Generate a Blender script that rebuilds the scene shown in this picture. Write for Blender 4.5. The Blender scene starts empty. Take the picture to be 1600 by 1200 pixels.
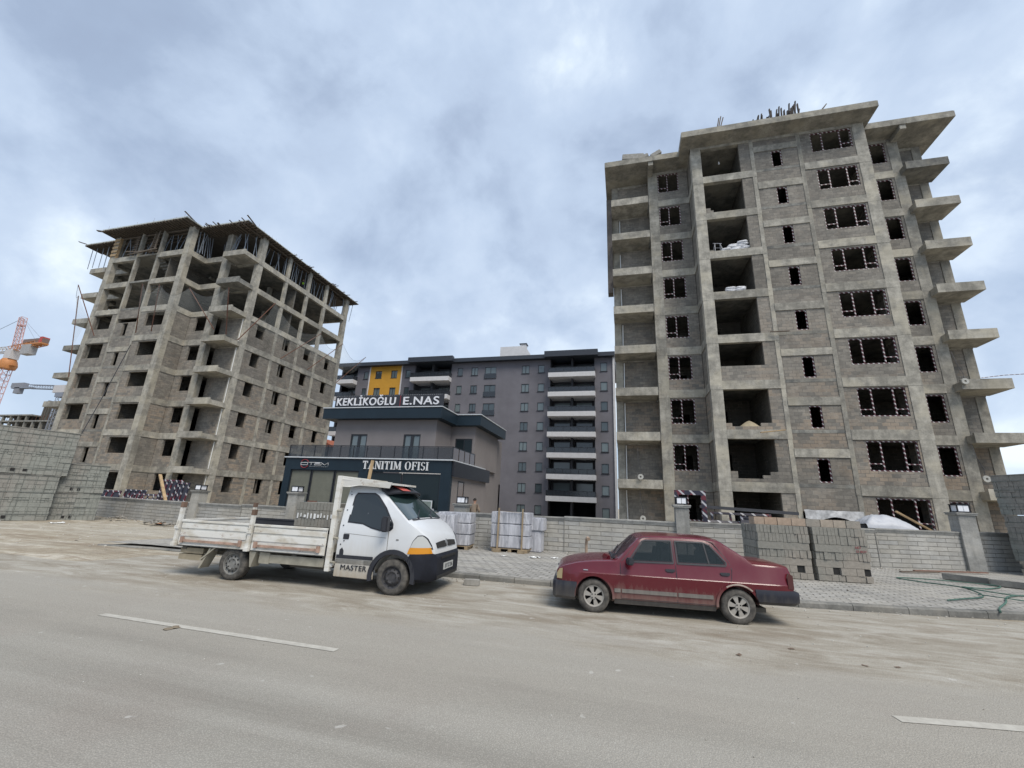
import bpy, bmesh, math, random
from mathutils import Vector, Matrix, noise
R=math.radians; PI=math.pi
S=bpy.context.scene; COL=S.collection
random.seed(7)
# ---------------- camera ----------------
# world axes: x along the building fronts (to the right), y away from the camera, z up
YAW,PITCH,ROLL=R(15.12),R(15.74),R(2.62)
cam=bpy.data.objects.new('camera',bpy.data.cameras.new('camera')); COL.objects.link(cam); S.camera=cam
cam.data.sensor_width=36; cam.data.lens=36*660.9/1600; cam.data.clip_end=3000; cam.data.clip_start=.05
fw=Vector((0,math.cos(PITCH),math.sin(PITCH))); u0=Vector((0,-math.sin(PITCH),math.cos(PITCH))); r0=Vector((1,0,0))
rt=r0*math.cos(ROLL)+u0*math.sin(ROLL); up=-r0*math.sin(ROLL)+u0*math.cos(ROLL)
cam.matrix_world=Matrix.Translation((0,0,1.8))@Matrix.Rotation(YAW,4,'Z')@Matrix((rt,up,-fw)).transposed().to_4x4()
S.render.resolution_x=1024; S.render.resolution_y=768
S.render.engine='CYCLES'
# ---------------- light ----------------
SUN_EL,SUN_AZ=R(54),R(136)      # azimuth from +y towards +x: the veiled sun stands behind the camera
W=bpy.data.worlds.new('World'); S.world=W; W.use_nodes=True
nt=W.node_tree; nt.nodes.clear()
def nd(nt,t,ins=None,**kw):
    n=nt.nodes.new(t)
    for k,v in kw.items(): setattr(n,k,v)
    for k,v in (ins or {}).items():
        if isinstance(v,bpy.types.NodeSocket): nt.links.new(v,n.inputs[k])
        else: n.inputs[k].default_value=v
    return n
def ramp(nt,fac,stops,interp='LINEAR'):
    n=nt.nodes.new('ShaderNodeValToRGB'); nt.links.new(fac,n.inputs[0]); cr=n.color_ramp; cr.interpolation=interp
    while len(cr.elements)<len(stops): cr.elements.new(.5)
    for e,(p,c) in zip(cr.elements,stops):
        e.position=p; e.color=(c,c,c,1) if not isinstance(c,(tuple,list)) else (c[0],c[1],c[2],1)
    return n.outputs[0]
def mth(nt,op,a,b=0.0,clamp=False,c=None):
    ins={0:a,1:b}
    if c is not None: ins[2]=c
    n=nd(nt,'ShaderNodeMath',ins,operation=op,use_clamp=clamp); return n.outputs[0]
def mixc(nt,f,a,b,bt='MIX'):
    n=nt.nodes.new('ShaderNodeMix'); n.data_type='RGBA'; n.blend_type=bt
    for i,v in ((0,f),(6,a),(7,b)):
        if isinstance(v,bpy.types.NodeSocket): nt.links.new(v,n.inputs[i])
        else: n.inputs[i].default_value=(v if i==0 else (tuple(v)+(1,) if len(v)==3 else v))
    return n.outputs[2]
tc=nd(nt,'ShaderNodeTexCoord'); sx=nd(nt,'ShaderNodeSeparateXYZ',{0:tc.outputs['Generated']})
mp=nd(nt,'ShaderNodeMapping',{0:tc.outputs['Generated'],1:(.7,2.6,1.3),2:(R(12),0,R(20)),3:(1,1,1.2)}).outputs[0]
n1=nd(nt,'ShaderNodeTexNoise',{0:mp,'Scale':3.0,'Detail':9,'Roughness':.54,'Distortion':.15}).outputs[0]
n2=nd(nt,'ShaderNodeTexNoise',{0:mp,'Scale':1.3,'Detail':4,'Roughness':.5}).outputs[0]
n3=nd(nt,'ShaderNodeTexNoise',{0:mp,'Scale':9.,'Detail':7,'Roughness':.55,'Distortion':.3}).outputs[0]
f=mth(nt,'ADD',mth(nt,'MULTIPLY',n1,.50),mth(nt,'ADD',mth(nt,'MULTIPLY',n2,.34),mth(nt,'MULTIPLY',n3,.18)))
cloud=ramp(nt,f,[(.36,(.30,.362,.475)),(.45,(.335,.408,.53)),(.52,(.375,.455,.58)),(.57,(.42,.50,.62)),(.61,(.50,.58,.68)),(.67,(.70,.76,.81))])
# a little brighter and paler towards the horizon
hz=ramp(nt,sx.outputs[2],[(0.0,1.0),(.35,.0)])
cloud=mixc(nt,mth(nt,'MULTIPLY',hz,.30),cloud,(.46,.56,.66))
sky=nd(nt,'ShaderNodeTexSky',sky_type='NISHITA',sun_disc=False); sky.sun_elevation=SUN_EL; sky.sun_rotation=SUN_AZ
b1=nd(nt,'ShaderNodeBackground',{0:sky.outputs[0],1:.09}); b2=nd(nt,'ShaderNodeBackground',{0:cloud,1:1.0})
cover=ramp(nt,n1,[(.36,.72),(.5,.97)])
ms=nd(nt,'ShaderNodeMixShader',{0:cover,1:b1.outputs[0],2:b2.outputs[0]})
nd(nt,'ShaderNodeOutputWorld',{0:ms.outputs[0]})
sl=bpy.data.lights.new('sun','SUN'); sl.energy=2.2; sl.angle=R(30); sl.color=(1,.92,.81)
so=bpy.data.objects.new('sun',sl); COL.objects.link(so)
sd=Vector((math.sin(SUN_AZ)*math.cos(SUN_EL),math.cos(SUN_AZ)*math.cos(SUN_EL),math.sin(SUN_EL)))
so.rotation_euler=sd.to_track_quat('Z','Y').to_euler(); so.location=(0,-20,40)
S.view_settings.view_transform='Standard'; S.view_settings.look='None'; S.view_settings.gamma=1; S.view_settings.exposure=.60
S.view_settings.use_curve_mapping=False
# ---------------- materials ----------------
MATS={}
def mat(name,col=None,rough=.8,metal=0,spec=.5,build=None,bump=None,emit=None,alpha=None):
    if name in MATS: return MATS[name]
    m=bpy.data.materials.new(name); m.use_nodes=True; t=m.node_tree; t.nodes.clear()
    b=nd(t,'ShaderNodeBsdfPrincipled'); o=nd(t,'ShaderNodeOutputMaterial',{0:b.outputs[0]})
    b.inputs['Roughness'].default_value=rough; b.inputs['Metallic'].default_value=metal; b.inputs['Specular IOR Level'].default_value=spec
    if col: b.inputs['Base Color'].default_value=tuple(col)+(1,)
    if emit: b.inputs['Emission Color'].default_value=tuple(emit[:3])+(1,); b.inputs['Emission Strength'].default_value=emit[3]
    if alpha is not None: b.inputs['Alpha'].default_value=alpha
    if build: build(t,b)
    MATS[name]=m; return m
def oc(t): return nd(t,'ShaderNodeTexCoord').outputs['Object']
def noi(t,v,s,d=4,r=.55,dist=0): return nd(t,'ShaderNodeTexNoise',{0:v,'Scale':s,'Detail':d,'Roughness':r,'Distortion':dist}).outputs[0]
def mapp(t,v,sc=(1,1,1),loc=(0,0,0),rot=(0,0,0)): return nd(t,'ShaderNodeMapping',{0:v,1:loc,2:rot,3:sc}).outputs[0]
def bmp(t,b,h,st=.3,d=.02):
    n=nd(t,'ShaderNodeBump',{'Height':h,'Strength':st,'Distance':d}); t.links.new(n.outputs[0],b.inputs['Normal'])
def setc(t,b,c): t.links.new(c,b.inputs['Base Color'])
def rnd(t): return nd(t,'ShaderNodeObjectInfo').outputs['Random']
def wc(t): return nd(t,'ShaderNodeNewGeometry').outputs['Position']
def m_concrete(lo,hi,tint):
    def f(t,b):
        v=oc(t); r=rnd(t)
        v2=nd(t,'ShaderNodeVectorMath',{0:v,1:nd(t,'ShaderNodeCombineXYZ',{0:mth(t,'MULTIPLY',r,37.),2:mth(t,'MULTIPLY',r,11.)}).outputs[0]},operation='ADD').outputs[0]
        a=noi(t,v2,1.3,9,.70); st=noi(t,mapp(t,v2,(3.2,3.2,.35)),1.3,6,.6); fine=noi(t,v2,22,4,.6)
        board=noi(t,mapp(t,v2,(.5,.5,7)),1.0,2,.5)
        c=ramp(t,a,[(.34,tuple(x*.82 for x in lo)),(.44,lo),(.54,tuple((x+y)/2 for x,y in zip(lo,hi))),(.62,hi)])
        c=mixc(t,mth(t,'MULTIPLY',ramp(t,st,[(.50,0.),(.66,1.)]),.32),c,tuple(x*.55 for x in lo))
        c=mixc(t,mth(t,'MULTIPLY',ramp(t,noi(t,v2,.6,5,.6),[(.5,0.),(.6,1.)]),.5),c,tint)
        c=mixc(t,.42,c,ramp(t,fine,[(.3,.62),(.7,1.)]),'MULTIPLY')
        c=mixc(t,.22,c,ramp(t,board,[(.42,.75),(.5,1.)]),'MULTIPLY')
        c=mixc(t,1.0,c,ramp(t,r,[(0.,.80),(1.,1.08)]),'MULTIPLY')
        pl=ramp(t,noi(t,mapp(t,v2,(1,1,1),(7,3,5)),2.6,3,.5),[(.66,0.),(.7,1.)])
        c=mixc(t,mth(t,'MULTIPLY',pl,.35),c,tuple(x*.5 for x in lo))
        setc(t,b,c); bmp(t,b,mth(t,'ADD',fine,mth(t,'MULTIPLY',a,2.)),.35,.02)
    return f
CONC=mat('concrete',rough=.93,spec=.2,build=m_concrete((.28,.268,.235),(.46,.438,.38),(.51,.47,.375)))
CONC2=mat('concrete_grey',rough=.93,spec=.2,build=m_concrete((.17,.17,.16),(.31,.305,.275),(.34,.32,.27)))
CONCD=mat('concrete_dark',rough=.95,spec=.1,build=m_concrete((.13,.13,.12),(.22,.215,.195),(.2,.19,.17)))
def m_brick(c1,c2,c3,bw=.4,bh=.2,mort=(.36,.34,.30),ms=.012,bumpst=.5):
    def f(t,b):
        v=oc(t); s=nd(t,'ShaderNodeSeparateXYZ',{0:v})
        xx=mth(t,'ADD',s.outputs[0],s.outputs[1])
        bv=nd(t,'ShaderNodeCombineXYZ',{0:xx,1:s.outputs[2]}).outputs[0]
        k=nd(t,'ShaderNodeTexBrick',{0:bv,'Color1':(0,0,0,1),'Color2':(1,1,1,1),'Mortar':(.5,.5,.5,1),'Scale':1.,'Mortar Size':ms,'Mortar Smooth':.3,'Bias':0.,'Brick Width':bw,'Row Height':bh})
        g=nd(t,'ShaderNodeSeparateColor',{0:k.outputs[0]}).outputs[0]
        c=ramp(t,g,[(0.,c1),(.45,c2),(.8,c1),(1.,c2)])
        zone=mth(t,'MULTIPLY',ramp(t,noi(t,v,.42,3,.5),[(.40,0.),(.58,1.)]),ramp(t,mth(t,'MULTIPLY',s.outputs[2],.04),[(.25,1.),(.62,.15)]))
        pink=mth(t,'MULTIPLY',mth(t,'MULTIPLY',zone,ramp(t,g,[(.15,.0),(.5,1.)])),.85)
        c=mixc(t,pink,c,c3)
        c=mixc(t,.5,c,ramp(t,noi(t,v,5,6,.65),[(.3,.6),(.7,1.05)]),'MULTIPLY')
        c=mixc(t,.5,c,ramp(t,noi(t,mapp(t,v,(1,1,.3)),.9,4,.6),[(.35,.62),(.6,1.05)]),'MULTIPLY')
        sm=ramp(t,noi(t,v,1.7,4,.6),[(.5,0.),(.64,1.)])
        c=mixc(t,mth(t,'MULTIPLY',k.outputs['Fac'],ramp(t,sm,[(0.,.85),(1.,.7)])),c,mixc(t,sm,(.13,.125,.115),mort))
        c=mixc(t,1.0,c,ramp(t,rnd(t),[(0.,.86),(1.,1.08)]),'MULTIPLY')
        setc(t,b,c); bmp(t,b,mth(t,'SUBTRACT',noi(t,v,14,3),mth(t,'MULTIPLY',k.outputs['Fac'],1.2)),bumpst,.015)
    return f
BRICK=mat('block_wall',rough=.95,spec=.15,build=m_brick((.20,.188,.168),(.285,.265,.232),(.36,.295,.23)))
BRICKD=mat('block_wall_inside',rough=.95,spec=.1,build=m_brick((.125,.118,.103),(.165,.155,.135),(.175,.15,.125)))  # darker copy of block_wall: indoor shade put into its colour
def m_simple(col,var=.25,scale=3,rough=None,bs=.15):
    def f(t,b):
        v=oc(t); a=noi(t,v,scale,5,.6)
        c=mixc(t,1.0,tuple(col),ramp(t,a,[(.3,1-var),(.7,1+var*.4)]),'MULTIPLY'); setc(t,b,c)
        if bs: bmp(t,b,noi(t,v,scale*8,3),bs,.005)
    return f
def sm(name,col,rough=.7,metal=0,var=.25,scale=3,bs=.15,spec=.5): return mat(name,rough=rough,metal=metal,spec=spec,build=m_simple(col,var,scale,bs=bs))
# ---------------- mesh helpers ----------------
class MB:
    def __init__(s): s.v=[]; s.f=[]; s.mi=[]; s.cur=0
    def add(s,vs,fs):
        o=len(s.v); s.v+= [tuple(v) for v in vs]; s.f+=[tuple(i+o for i in f) for f in fs]; s.mi+=[s.cur]*len(fs); return s
    def box(s,x0,x1,y0,y1,z0,z1):
        x0,x1=min(x0,x1),max(x0,x1); y0,y1=min(y0,y1),max(y0,y1); z0,z1=min(z0,z1),max(z0,z1)
        return s.add([(x,y,z) for z in (z0,z1) for y in (y0,y1) for x in (x0,x1)],[(0,2,3,1),(4,5,7,6),(0,1,5,4),(2,6,7,3),(0,4,6,2),(1,3,7,5)])
    def obox(s,c,size,rot=(0,0,0)):
        from mathutils import Euler
        m=Euler(rot).to_matrix(); hx,hy,hz=[k/2 for k in size]; c=Vector(c)
        return s.add([c+m@Vector((x,y,z)) for z in (-hz,hz) for y in (-hy,hy) for x in (-hx,hx)],[(0,2,3,1),(4,5,7,6),(0,1,5,4),(2,6,7,3),(0,4,6,2),(1,3,7,5)])
    def bar(s,a,b,w,h=None):
        a,b=Vector(a),Vector(b); d=(b-a); L=d.length; d.normalize(); h=h or w
        u=Vector((0,0,1)) if abs(d.z)<.95 else Vector((1,0,0)); x=d.cross(u).normalized(); y=x.cross(d)
        vs=[p+x*sx*w/2+y*sy*h/2 for p in (a,b) for sx,sy in ((-1,-1),(1,-1),(1,1),(-1,1))]
        return s.add(vs,[(3,2,1,0),(4,5,6,7),(0,1,5,4),(1,2,6,5),(2,3,7,6),(3,0,4,7)])
    def tube(s,pts,r,n=8,cap=True,r2=None):
        pts=[Vector(p) for p in pts]; rings=[]
        for i,p in enumerate(pts):
            d=(pts[min(i+1,len(pts)-1)]-pts[max(i-1,0)]).normalized()
            u=Vector((0,0,1)) if abs(d.z)<.9 else Vector((1,0,0)); x=d.cross(u).normalized(); y=x.cross(d)
            rr=r if r2 is None else r+(r2-r)*i/(len(pts)-1)
            rings.append([p+x*rr*math.cos(2*PI*k/n)+y*rr*math.sin(2*PI*k/n) for k in range(n)])
        vs=[q for g in rings for q in g]; fs=[]
        for i in range(len(pts)-1):
            for k in range(n): fs.append((i*n+k,i*n+(k+1)%n,(i+1)*n+(k+1)%n,(i+1)*n+k))
        if cap: fs+=[tuple(range(n-1,-1,-1)),tuple(range((len(pts)-1)*n,len(pts)*n))]
        return s.add(vs,fs)
    def lathe(s,prof,n=24,c=(0,0,0),axis='y',close=False):
        vs=[];fs=[];m=len(prof)
        for k in range(n):
            a=2*PI*k/n; ca,sa=math.cos(a),math.sin(a)
            for r,h in prof:
                p={'y':(r*ca,h,r*sa),'z':(r*ca,r*sa,h),'x':(h,r*ca,r*sa)}[axis]; vs.append((p[0]+c[0],p[1]+c[1],p[2]+c[2]))
        for k in range(n):
            k2=(k+1)%n
            for i in range(m-(0 if close else 1)): fs.append((k*m+i,k*m+(i+1)%m,k2*m+(i+1)%m,k2*m+i))
        return s.add(vs,fs)
    def prism(s,poly,y0,y1,plane='xz'):
        n=len(poly); P={'xz':lambda a,b,h:(a,h,b),'xy':lambda a,b,h:(a,b,h),'yz':lambda a,b,h:(h,a,b)}[plane]
        vs=[P(a,b,y0) for a,b in poly]+[P(a,b,y1) for a,b in poly]
        return s.add(vs,[tuple(range(n)),tuple(range(2*n-1,n-1,-1))]+[(i,i+n,(i+1)%n+n,(i+1)%n) for i in range(n)])
    def build(s,name,m,parent=None,smooth=False,bevel=0,ang=35,seg=2):
        me=bpy.data.meshes.new(name); me.from_pydata(s.v,[],s.f)
        ms_=m if isinstance(m,(list,tuple)) else [m]
        for q in ms_: me.materials.append(q)
        if len(ms_)>1:
            for p,i in zip(me.polygons,s.mi): p.material_index=i
        bm=bmesh.new(); bm.from_mesh(me); bmesh.ops.recalc_face_normals(bm,faces=bm.faces)
        if bevel:
            es=[e for e in bm.edges if len(e.link_faces)==2 and e.calc_face_angle(0)>R(25)]
            bmesh.ops.bevel(bm,geom=es,offset=bevel,segments=seg,affect='EDGES',clamp_overlap=True)
        bm.to_mesh(me); bm.free()
        if smooth:
            me.shade_smooth(); me.set_sharp_from_angle(angle=R(ang))
        o=bpy.data.objects.new(name,me); COL.objects.link(o)
        if parent: o.parent=parent
        return o
def tag(o,label=None,cat=None,group=None,kind=None):
    if label: o['label']=label
    if cat: o['category']=cat
    if group: o['group']=group
    if kind: o['kind']=kind
    return o
def empty(name,loc=(0,0,0),rz=0,label=None,cat=None,group=None):
    o=bpy.data.objects.new(name,None); COL.objects.link(o); o.location=loc; o.rotation_euler=(0,0,rz); o.empty_display_size=.3
    return tag(o,label,cat,group)
KIDS={}
def copy_tree(o,parent=None,loc=None,rz=None,label=None):
    c=o.copy(); COL.objects.link(c)
    if parent: c.parent=parent
    for ch in [x for x in COL.objects if x.parent==o]: copy_tree(ch,c)
    if loc: c.location=loc
    if rz is not None: c.rotation_euler=(0,0,rz)
    if label: c['label']=label
    return c
def bm_obj(name,fn,m,parent=None,smooth=True,ang=40):
    bm=bmesh.new(); fn(bm); me=bpy.data.meshes.new(name); bm.to_mesh(me); bm.free(); me.materials.append(m)
    if smooth: me.shade_smooth(); me.set_sharp_from_angle(angle=R(ang))
    o=bpy.data.objects.new(name,me); COL.objects.link(o)
    if parent: o.parent=parent
    return o
def text(name,s,size,m,parent=None,loc=(0,0,0),rot=(PI/2,0,0),ext=.02,off=0,shear=0,ax='CENTER',sx=1,space=1):
    cu=bpy.data.curves.new(name,'FONT'); cu.body=s; cu.size=size; cu.extrude=ext; cu.offset=off; cu.shear=shear; cu.align_x=ax; cu.align_y='CENTER'; cu.space_character=space
    t=bpy.data.objects.new(name,cu); COL.objects.link(t); bpy.context.view_layer.update()
    me=bpy.data.meshes.new_from_object(t.evaluated_get(bpy.context.evaluated_depsgraph_get()))
    bpy.data.objects.remove(t); me.materials.clear(); me.materials.append(m)
    o=bpy.data.objects.new(name,me); COL.objects.link(o); o.location=loc; o.rotation_euler=rot; o.scale=(sx,1,1)
    if parent: o.parent=parent
    return o
# ---------------- setting ----------------
def m_ground(t,b):
    v=oc(t); s=nd(t,'ShaderNodeSeparateXYZ',{0:v})
    big=noi(t,v,.12,5,.6); tr=noi(t,mapp(t,v,(.26,1.5,1),rot=(0,0,R(3))),1.0,6,.6,.6); fine=noi(t,v,34,4,.75); mid=noi(t,v,2.2,6,.65)
    c=ramp(t,tr,[(.33,(.31,.275,.22)),(.5,(.40,.37,.31)),(.64,(.52,.49,.43))])
    c=mixc(t,ramp(t,mid,[(.46,0.),(.62,.7)]),c,(.27,.225,.17)); c=mixc(t,ramp(t,noi(t,mapp(t,v,(.35,2.4,1),(5,2,0),(0,0,R(-7))),1.0,8,.7,.8),[(.5,0.),(.6,.75)]),c,(.24,.20,.155))
    c=mixc(t,ramp(t,big,[(.5,0.),(.65,.5)]),c,(.42,.41,.375))
    c=mixc(t,.7,c,ramp(t,fine,[(.3,.5),(.62,1.15)]),'MULTIPLY')
    c=mixc(t,1.0,c,(1.0,.985,.95),'MULTIPLY'); setc(t,b,c); bmp(t,b,mth(t,'ADD',mth(t,'MULTIPLY',fine,.5),mth(t,'ADD',mid,mth(t,'MULTIPLY',tr,2.))),.55,.03)
def m_road(t,b):
    v=oc(t); s=nd(t,'ShaderNodeSeparateXYZ',{0:v}); y=s.outputs[1]
    str_=noi(t,mapp(t,v,(.05,1.15,1),rot=(0,0,R(-2))),1.0,6,.6,.5); mid=noi(t,v,.55,5,.6); fine=noi(t,v,60,3,.8); agg=nd(t,'ShaderNodeTexVoronoi',{0:v,'Scale':75.}).outputs[0]
    c=ramp(t,str_,[(.34,(.30,.283,.248)),(.5,(.362,.345,.305)),(.64,(.42,.402,.36))])
    c=mixc(t,ramp(t,mid,[(.48,0.),(.68,.4)]),c,(.31,.27,.235))
    # dust drifted in from the shoulder, heavier towards the kerb
    yy=mth(t,'ADD',y,mth(t,'MULTIPLY',mth(t,'SUBTRACT',noi(t,mapp(t,v,(.35,1.2,1)),1.0,5,.6),.5),3.0))
    band=ramp(t,mth(t,'MULTIPLY',yy,.1),[(.36,0.),(.50,.7),(.60,.6),(.68,1.)])
    sand=ramp(t,noi(t,mapp(t,v,(.55,1.7,1)),1.3,8,.7,.8),[(.34,(.32,.285,.23)),(.5,(.41,.38,.32)),(.66,(.53,.505,.45))])
    sand=mixc(t,ramp(t,noi(t,mapp(t,v,(.5,2.0,1),(3,9,0)),1.1,8,.72,.6),[(.52,0.),(.63,.65)]),sand,(.27,.225,.17))
    pale=mixc(t,ramp(t,mth(t,'MULTIPLY',yy,.1),[(.60,0.),(.72,1.)]),(.42,.395,.345),sand)
    c=mixc(t,band,c,pale)
    c=mixc(t,.75,c,ramp(t,agg,[(0.,1.2),(.5,.66)]),'MULTIPLY')
    c=mixc(t,.4,c,ramp(t,fine,[(.3,.7),(.65,1.12)]),'MULTIPLY')
    sp=ramp(t,noi(t,v,5.5,3,.5),[(.70,0.),(.74,1.)]); c=mixc(t,mth(t,'MULTIPLY',sp,.5),c,(.52,.51,.48))
    cr=nd(t,'ShaderNodeTexVoronoi',{0:nd(t,'ShaderNodeVectorMath',{0:v,1:nd(t,'ShaderNodeCombineXYZ',{0:noi(t,v,1.3,3)}).outputs[0]},operation='ADD').outputs[0],'Scale':.28},feature='DISTANCE_TO_EDGE').outputs[0]
    crk=mth(t,'MULTIPLY',ramp(t,cr,[(0.,1.),(.006,0.)]),ramp(t,mth(t,'MULTIPLY',y,.1),[(.38,.0),(.45,.0)]))
    setc(t,b,c); bmp(t,b,mth(t,'ADD',agg,mth(t,'ADD',fine,str_)),.5,.012)
def m_paver(t,b):
    v=oc(t); vr=mapp(t,v,(1,1,1),rot=(0,0,R(12)))
    k=nd(t,'ShaderNodeTexBrick',{0:vr,'Color1':(.25,.245,.235,1),'Color2':(.40,.39,.365,1),'Mortar':(.11,.105,.095,1),'Scale':1.,'Mortar Size':.02,'Mortar Smooth':.4,'Brick Width':.30,'Row Height':.19})
    d=noi(t,v,.9,6,.65); fine=noi(t,v,40,3,.7)
    dust=ramp(t,noi(t,mapp(t,v,(.5,1.3,1)),1.,6,.65),[(.42,0.),(.62,.75)])
    c=mixc(t,.35,k.outputs[0],ramp(t,d,[(.35,.6),(.65,1.15)]),'MULTIPLY')
    c=mixc(t,.15,c,(.40,.39,.36)); c=mixc(t,mth(t,'MULTIPLY',dust,.6),c,(.44,.42,.37))
    c=mixc(t,.35,c,ramp(t,fine,[(.3,.6),(.65,1.1)]),'MULTIPLY')
    setc(t,b,c); bmp(t,b,mth(t,'SUBTRACT',fine,mth(t,'MULTIPLY',k.outputs['Fac'],2.5)),.6,.02)
G=mat('dusty_ground',rough=.97,spec=.1,build=m_ground); ROAD=mat('dusty_asphalt',rough=.9,spec=.25,build=m_road); PAVE=mat('grey_pavers',rough=.9,spec=.2,build=m_paver)
def sheet(name,m,pts,z,sub=0):
    o=MB().add([(x,y,z) for x,y in pts],[tuple(range(len(pts)))]).build(name,m); return tag(o,kind='structure')
def hgt(x,y):   # low relief of the bare ground beside the road
    k=noise.noise(Vector((x*.35,y*.5,0)))*.05+noise.noise(Vector((x*1.1,y*1.7,3)))*.022
    w=min(1,max(0,(y-7.2)/1.5))*min(1,max(0,(-12.5-x)/1.5))
    return k*w
g=MB(); g.add([(-900,-60,-.02),(900,-60,-.02),(900,900,-.02),(-900,900,-.02)],[(0,1,2,3)]); tag(g.build('ground',G),kind='structure')
# rutted bare verge on the left
nx,ny=90,70; vs=[]; 
for j in range(ny+1):
    for i in range(nx+1):
        x=-52+i*(52-9.5)/nx; y=7.3+j*19/ny; vs.append((x,y,.004+hgt(x,y)+(.02 if y>8 else 0)*min(1,max(0,(-12.5-x)/1.5))))
fs=[(j*(nx+1)+i,j*(nx+1)+i+1,(j+1)*(nx+1)+i+1,(j+1)*(nx+1)+i) for j in range(ny) for i in range(nx)]
tag(MB().add(vs,fs).build('verge',G,smooth=True,ang=180),kind='structure')
sheet('road',ROAD,[(-300,-40),(300,-40),(300,11.3),(20,11.3),(10.5,12.0),(3.4,10.75),(-10,10.45),(-16,8.6),(-60,8.4),(-300,8.4)],.008)
PAINT=mat('worn_road_paint',rough=.8,build=lambda t,b:(setc(t,b,mixc(t,ramp(t,noi(t,oc(t),9,6,.75),[(.40,.1),(.62,.9)]),(.36,.343,.303),(.47,.455,.405)))))
def dash(a,b,w):
    a,b=Vector(a+(0,)),Vector(b+(0,)); d=(b-a).normalized(); n=Vector((-d.y,d.x,0))*w/2; N=14
    vs=[]; 
    for i in range(N+1):
        p=a.lerp(b,i/N); e=random.uniform(-.006,.006); vs+=[p+n*(1+e*10)+Vector((0,0,.013)),p-n*(1-e*10)+Vector((0,0,.013))]
    tag(MB().add(vs,[(2*i,2*i+1,2*i+3,2*i+2) for i in range(N)]).build('road_marking',PAINT),kind='structure')
dash((-7.3,5.08),(-3.4,5.07),.11); dash((2.42,5.46),(7.0,6.3),.13)
KL=[(-15.5,10.1),(-14,10.35),(-10,10.42),(-3.4,10.42),(0,10.5),(3.4,10.8),(5.5,11.2),(7.8,11.8),(12,13.2),(20,16.2)]
WL=[(-36,19.6),(-27,18.5),(-21.2,17.7),(-14.9,17.3),(-6.5,16.95),(1.95,17.05),(12.55,20.9),(20,24.2)]
# pavement: a raised slab between the kerb and the boundary wall
pv=[(x,y+.14) for x,y in KL]+[(20,24.2),(12.55,21.0),(1.95,17.2),(-6.5,17.1),(-12,17.2),(-13.5,15.5),(-15.2,12.2)]
o=MB().add([(x,y,.118) for x,y in pv],[tuple(range(len(pv)))]).build('pavement',PAVE); tag(o,kind='structure')
KERB=mat('kerb_stone',rough=.9,spec=.2,build=m_concrete((.17,.17,.16),(.27,.265,.245),(.29,.275,.24)))
k=MB()
for (x0,y0),(x1,y1) in zip(KL,KL[1:]):
    L=math.hypot(x1-x0,y1-y0); n=max(1,round(L/.95)); dx,dy=(x1-x0)/L,(y1-y0)/L; px_,py_=-dy,dx
    for i in range(n):
        a,b_=i*L/n+.006,(i+1)*L/n-.006; zt=.125+random.uniform(-.006,.006)
        if x0+dx*a<-12.6: zt=.06
        q=[(x0+dx*s_+px_*h,y0+dy*s_+py_*h) for s_,h in ((a,0),(b_,0),(b_,.15),(a,.15))]
        q2=[(x0+dx*s_+px_*h,y0+dy*s_+py_*h) for s_,h in ((a,.025),(b_,.025),(b_,.15),(a,.15))]
        k.add([(x,y,-.02) for x,y in q]+[(x,y,zt-.03) for x,y in q]+[(x,y,zt) for x,y in q2],[(3,2,1,0),(0,1,5,4),(1,2,6,5),(2,3,7,6),(3,0,4,7),(4,5,9,8),(5,6,10,9),(6,7,11,10),(7,4,8,11),(8,9,10,11)])
tag(k.build('kerb',KERB),kind='structure')
# loose gravel and grit nobody could count
STONE=mat('loose_stone',rough=.95,spec=.15,build=lambda t,b:setc(t,b,ramp(t,rnd(t) if False else noi(t,oc(t),.9,2),[(.35,(.22,.20,.17)),(.5,(.4,.38,.34)),(.65,(.55,.54,.5))])))
st=MB(); rs=random.Random(3)
ico=bmesh.new(); bmesh.ops.create_icosphere(ico,subdivisions=1,radius=1); iv=[v.co.copy() for v in ico.verts]; ifc=[tuple(v.index for v in f.verts) for f in ico.faces]; ico.free()
def pebble(M,x,y,z,r,rr=rs):
    sx,sy,sz=r*rr.uniform(.7,1.3),r*rr.uniform(.6,1.1),r*rr.uniform(.35,.7); a=rr.uniform(0,6.3); ca,sa=math.cos(a),math.sin(a)
    M.add([(x+ca*p.x*sx-sa*p.y*sy+rr.uniform(-.1,.1)*r,y+sa*p.x*sx+ca*p.y*sy,z+p.z*sz*rr.uniform(.8,1.2)) for p in iv],ifc)
def wally(x):
    for (x0,y0),(x1,y1) in zip(WL,WL[1:]):
        if x0<=x<=x1: return y0+(y1-y0)*(x-x0)/(x1-x0)
    return 20
def kerby(x):
    for (x0,y0),(x1,y1) in zip(KL,KL[1:]):
        if x0<=x<=x1: return y0+(y1-y0)*(x-x0)/(x1-x0)
    return 10.4
for i in range(620):
    x=rs.uniform(-12.5,14); c_=rs.random()
    if c_<.35: y=kerby(x)-abs(rs.gauss(0,.22))-.03; z=.015; r=rs.uniform(.008,.026)
    elif c_<.6: y=kerby(x)-rs.uniform(.2,3.2); z=.014; r=rs.uniform(.005,.016)
    elif c_<.85: y=wally(x)-abs(rs.gauss(0,.25))-.16; z=.13; r=rs.uniform(.012,.045)
    else: y=rs.uniform(kerby(x)+.3,wally(x)-.4); z=.13; r=rs.uniform(.01,.03)
    pebble(st,x,y,z,r)
for i in range(420):
    x=rs.uniform(-40,-13.5); y=rs.uniform(8.6,wally(x)-.2) if rs.random()<.6 else wally(x)-.15-abs(rs.gauss(0,.4)); pebble(st,x,y,.03+hgt(x,y),rs.uniform(.012,.05))
for i in range(160): pebble(st,rs.uniform(-9,9),rs.uniform(3.4,8),.012,rs.uniform(.003,.009))
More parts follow.
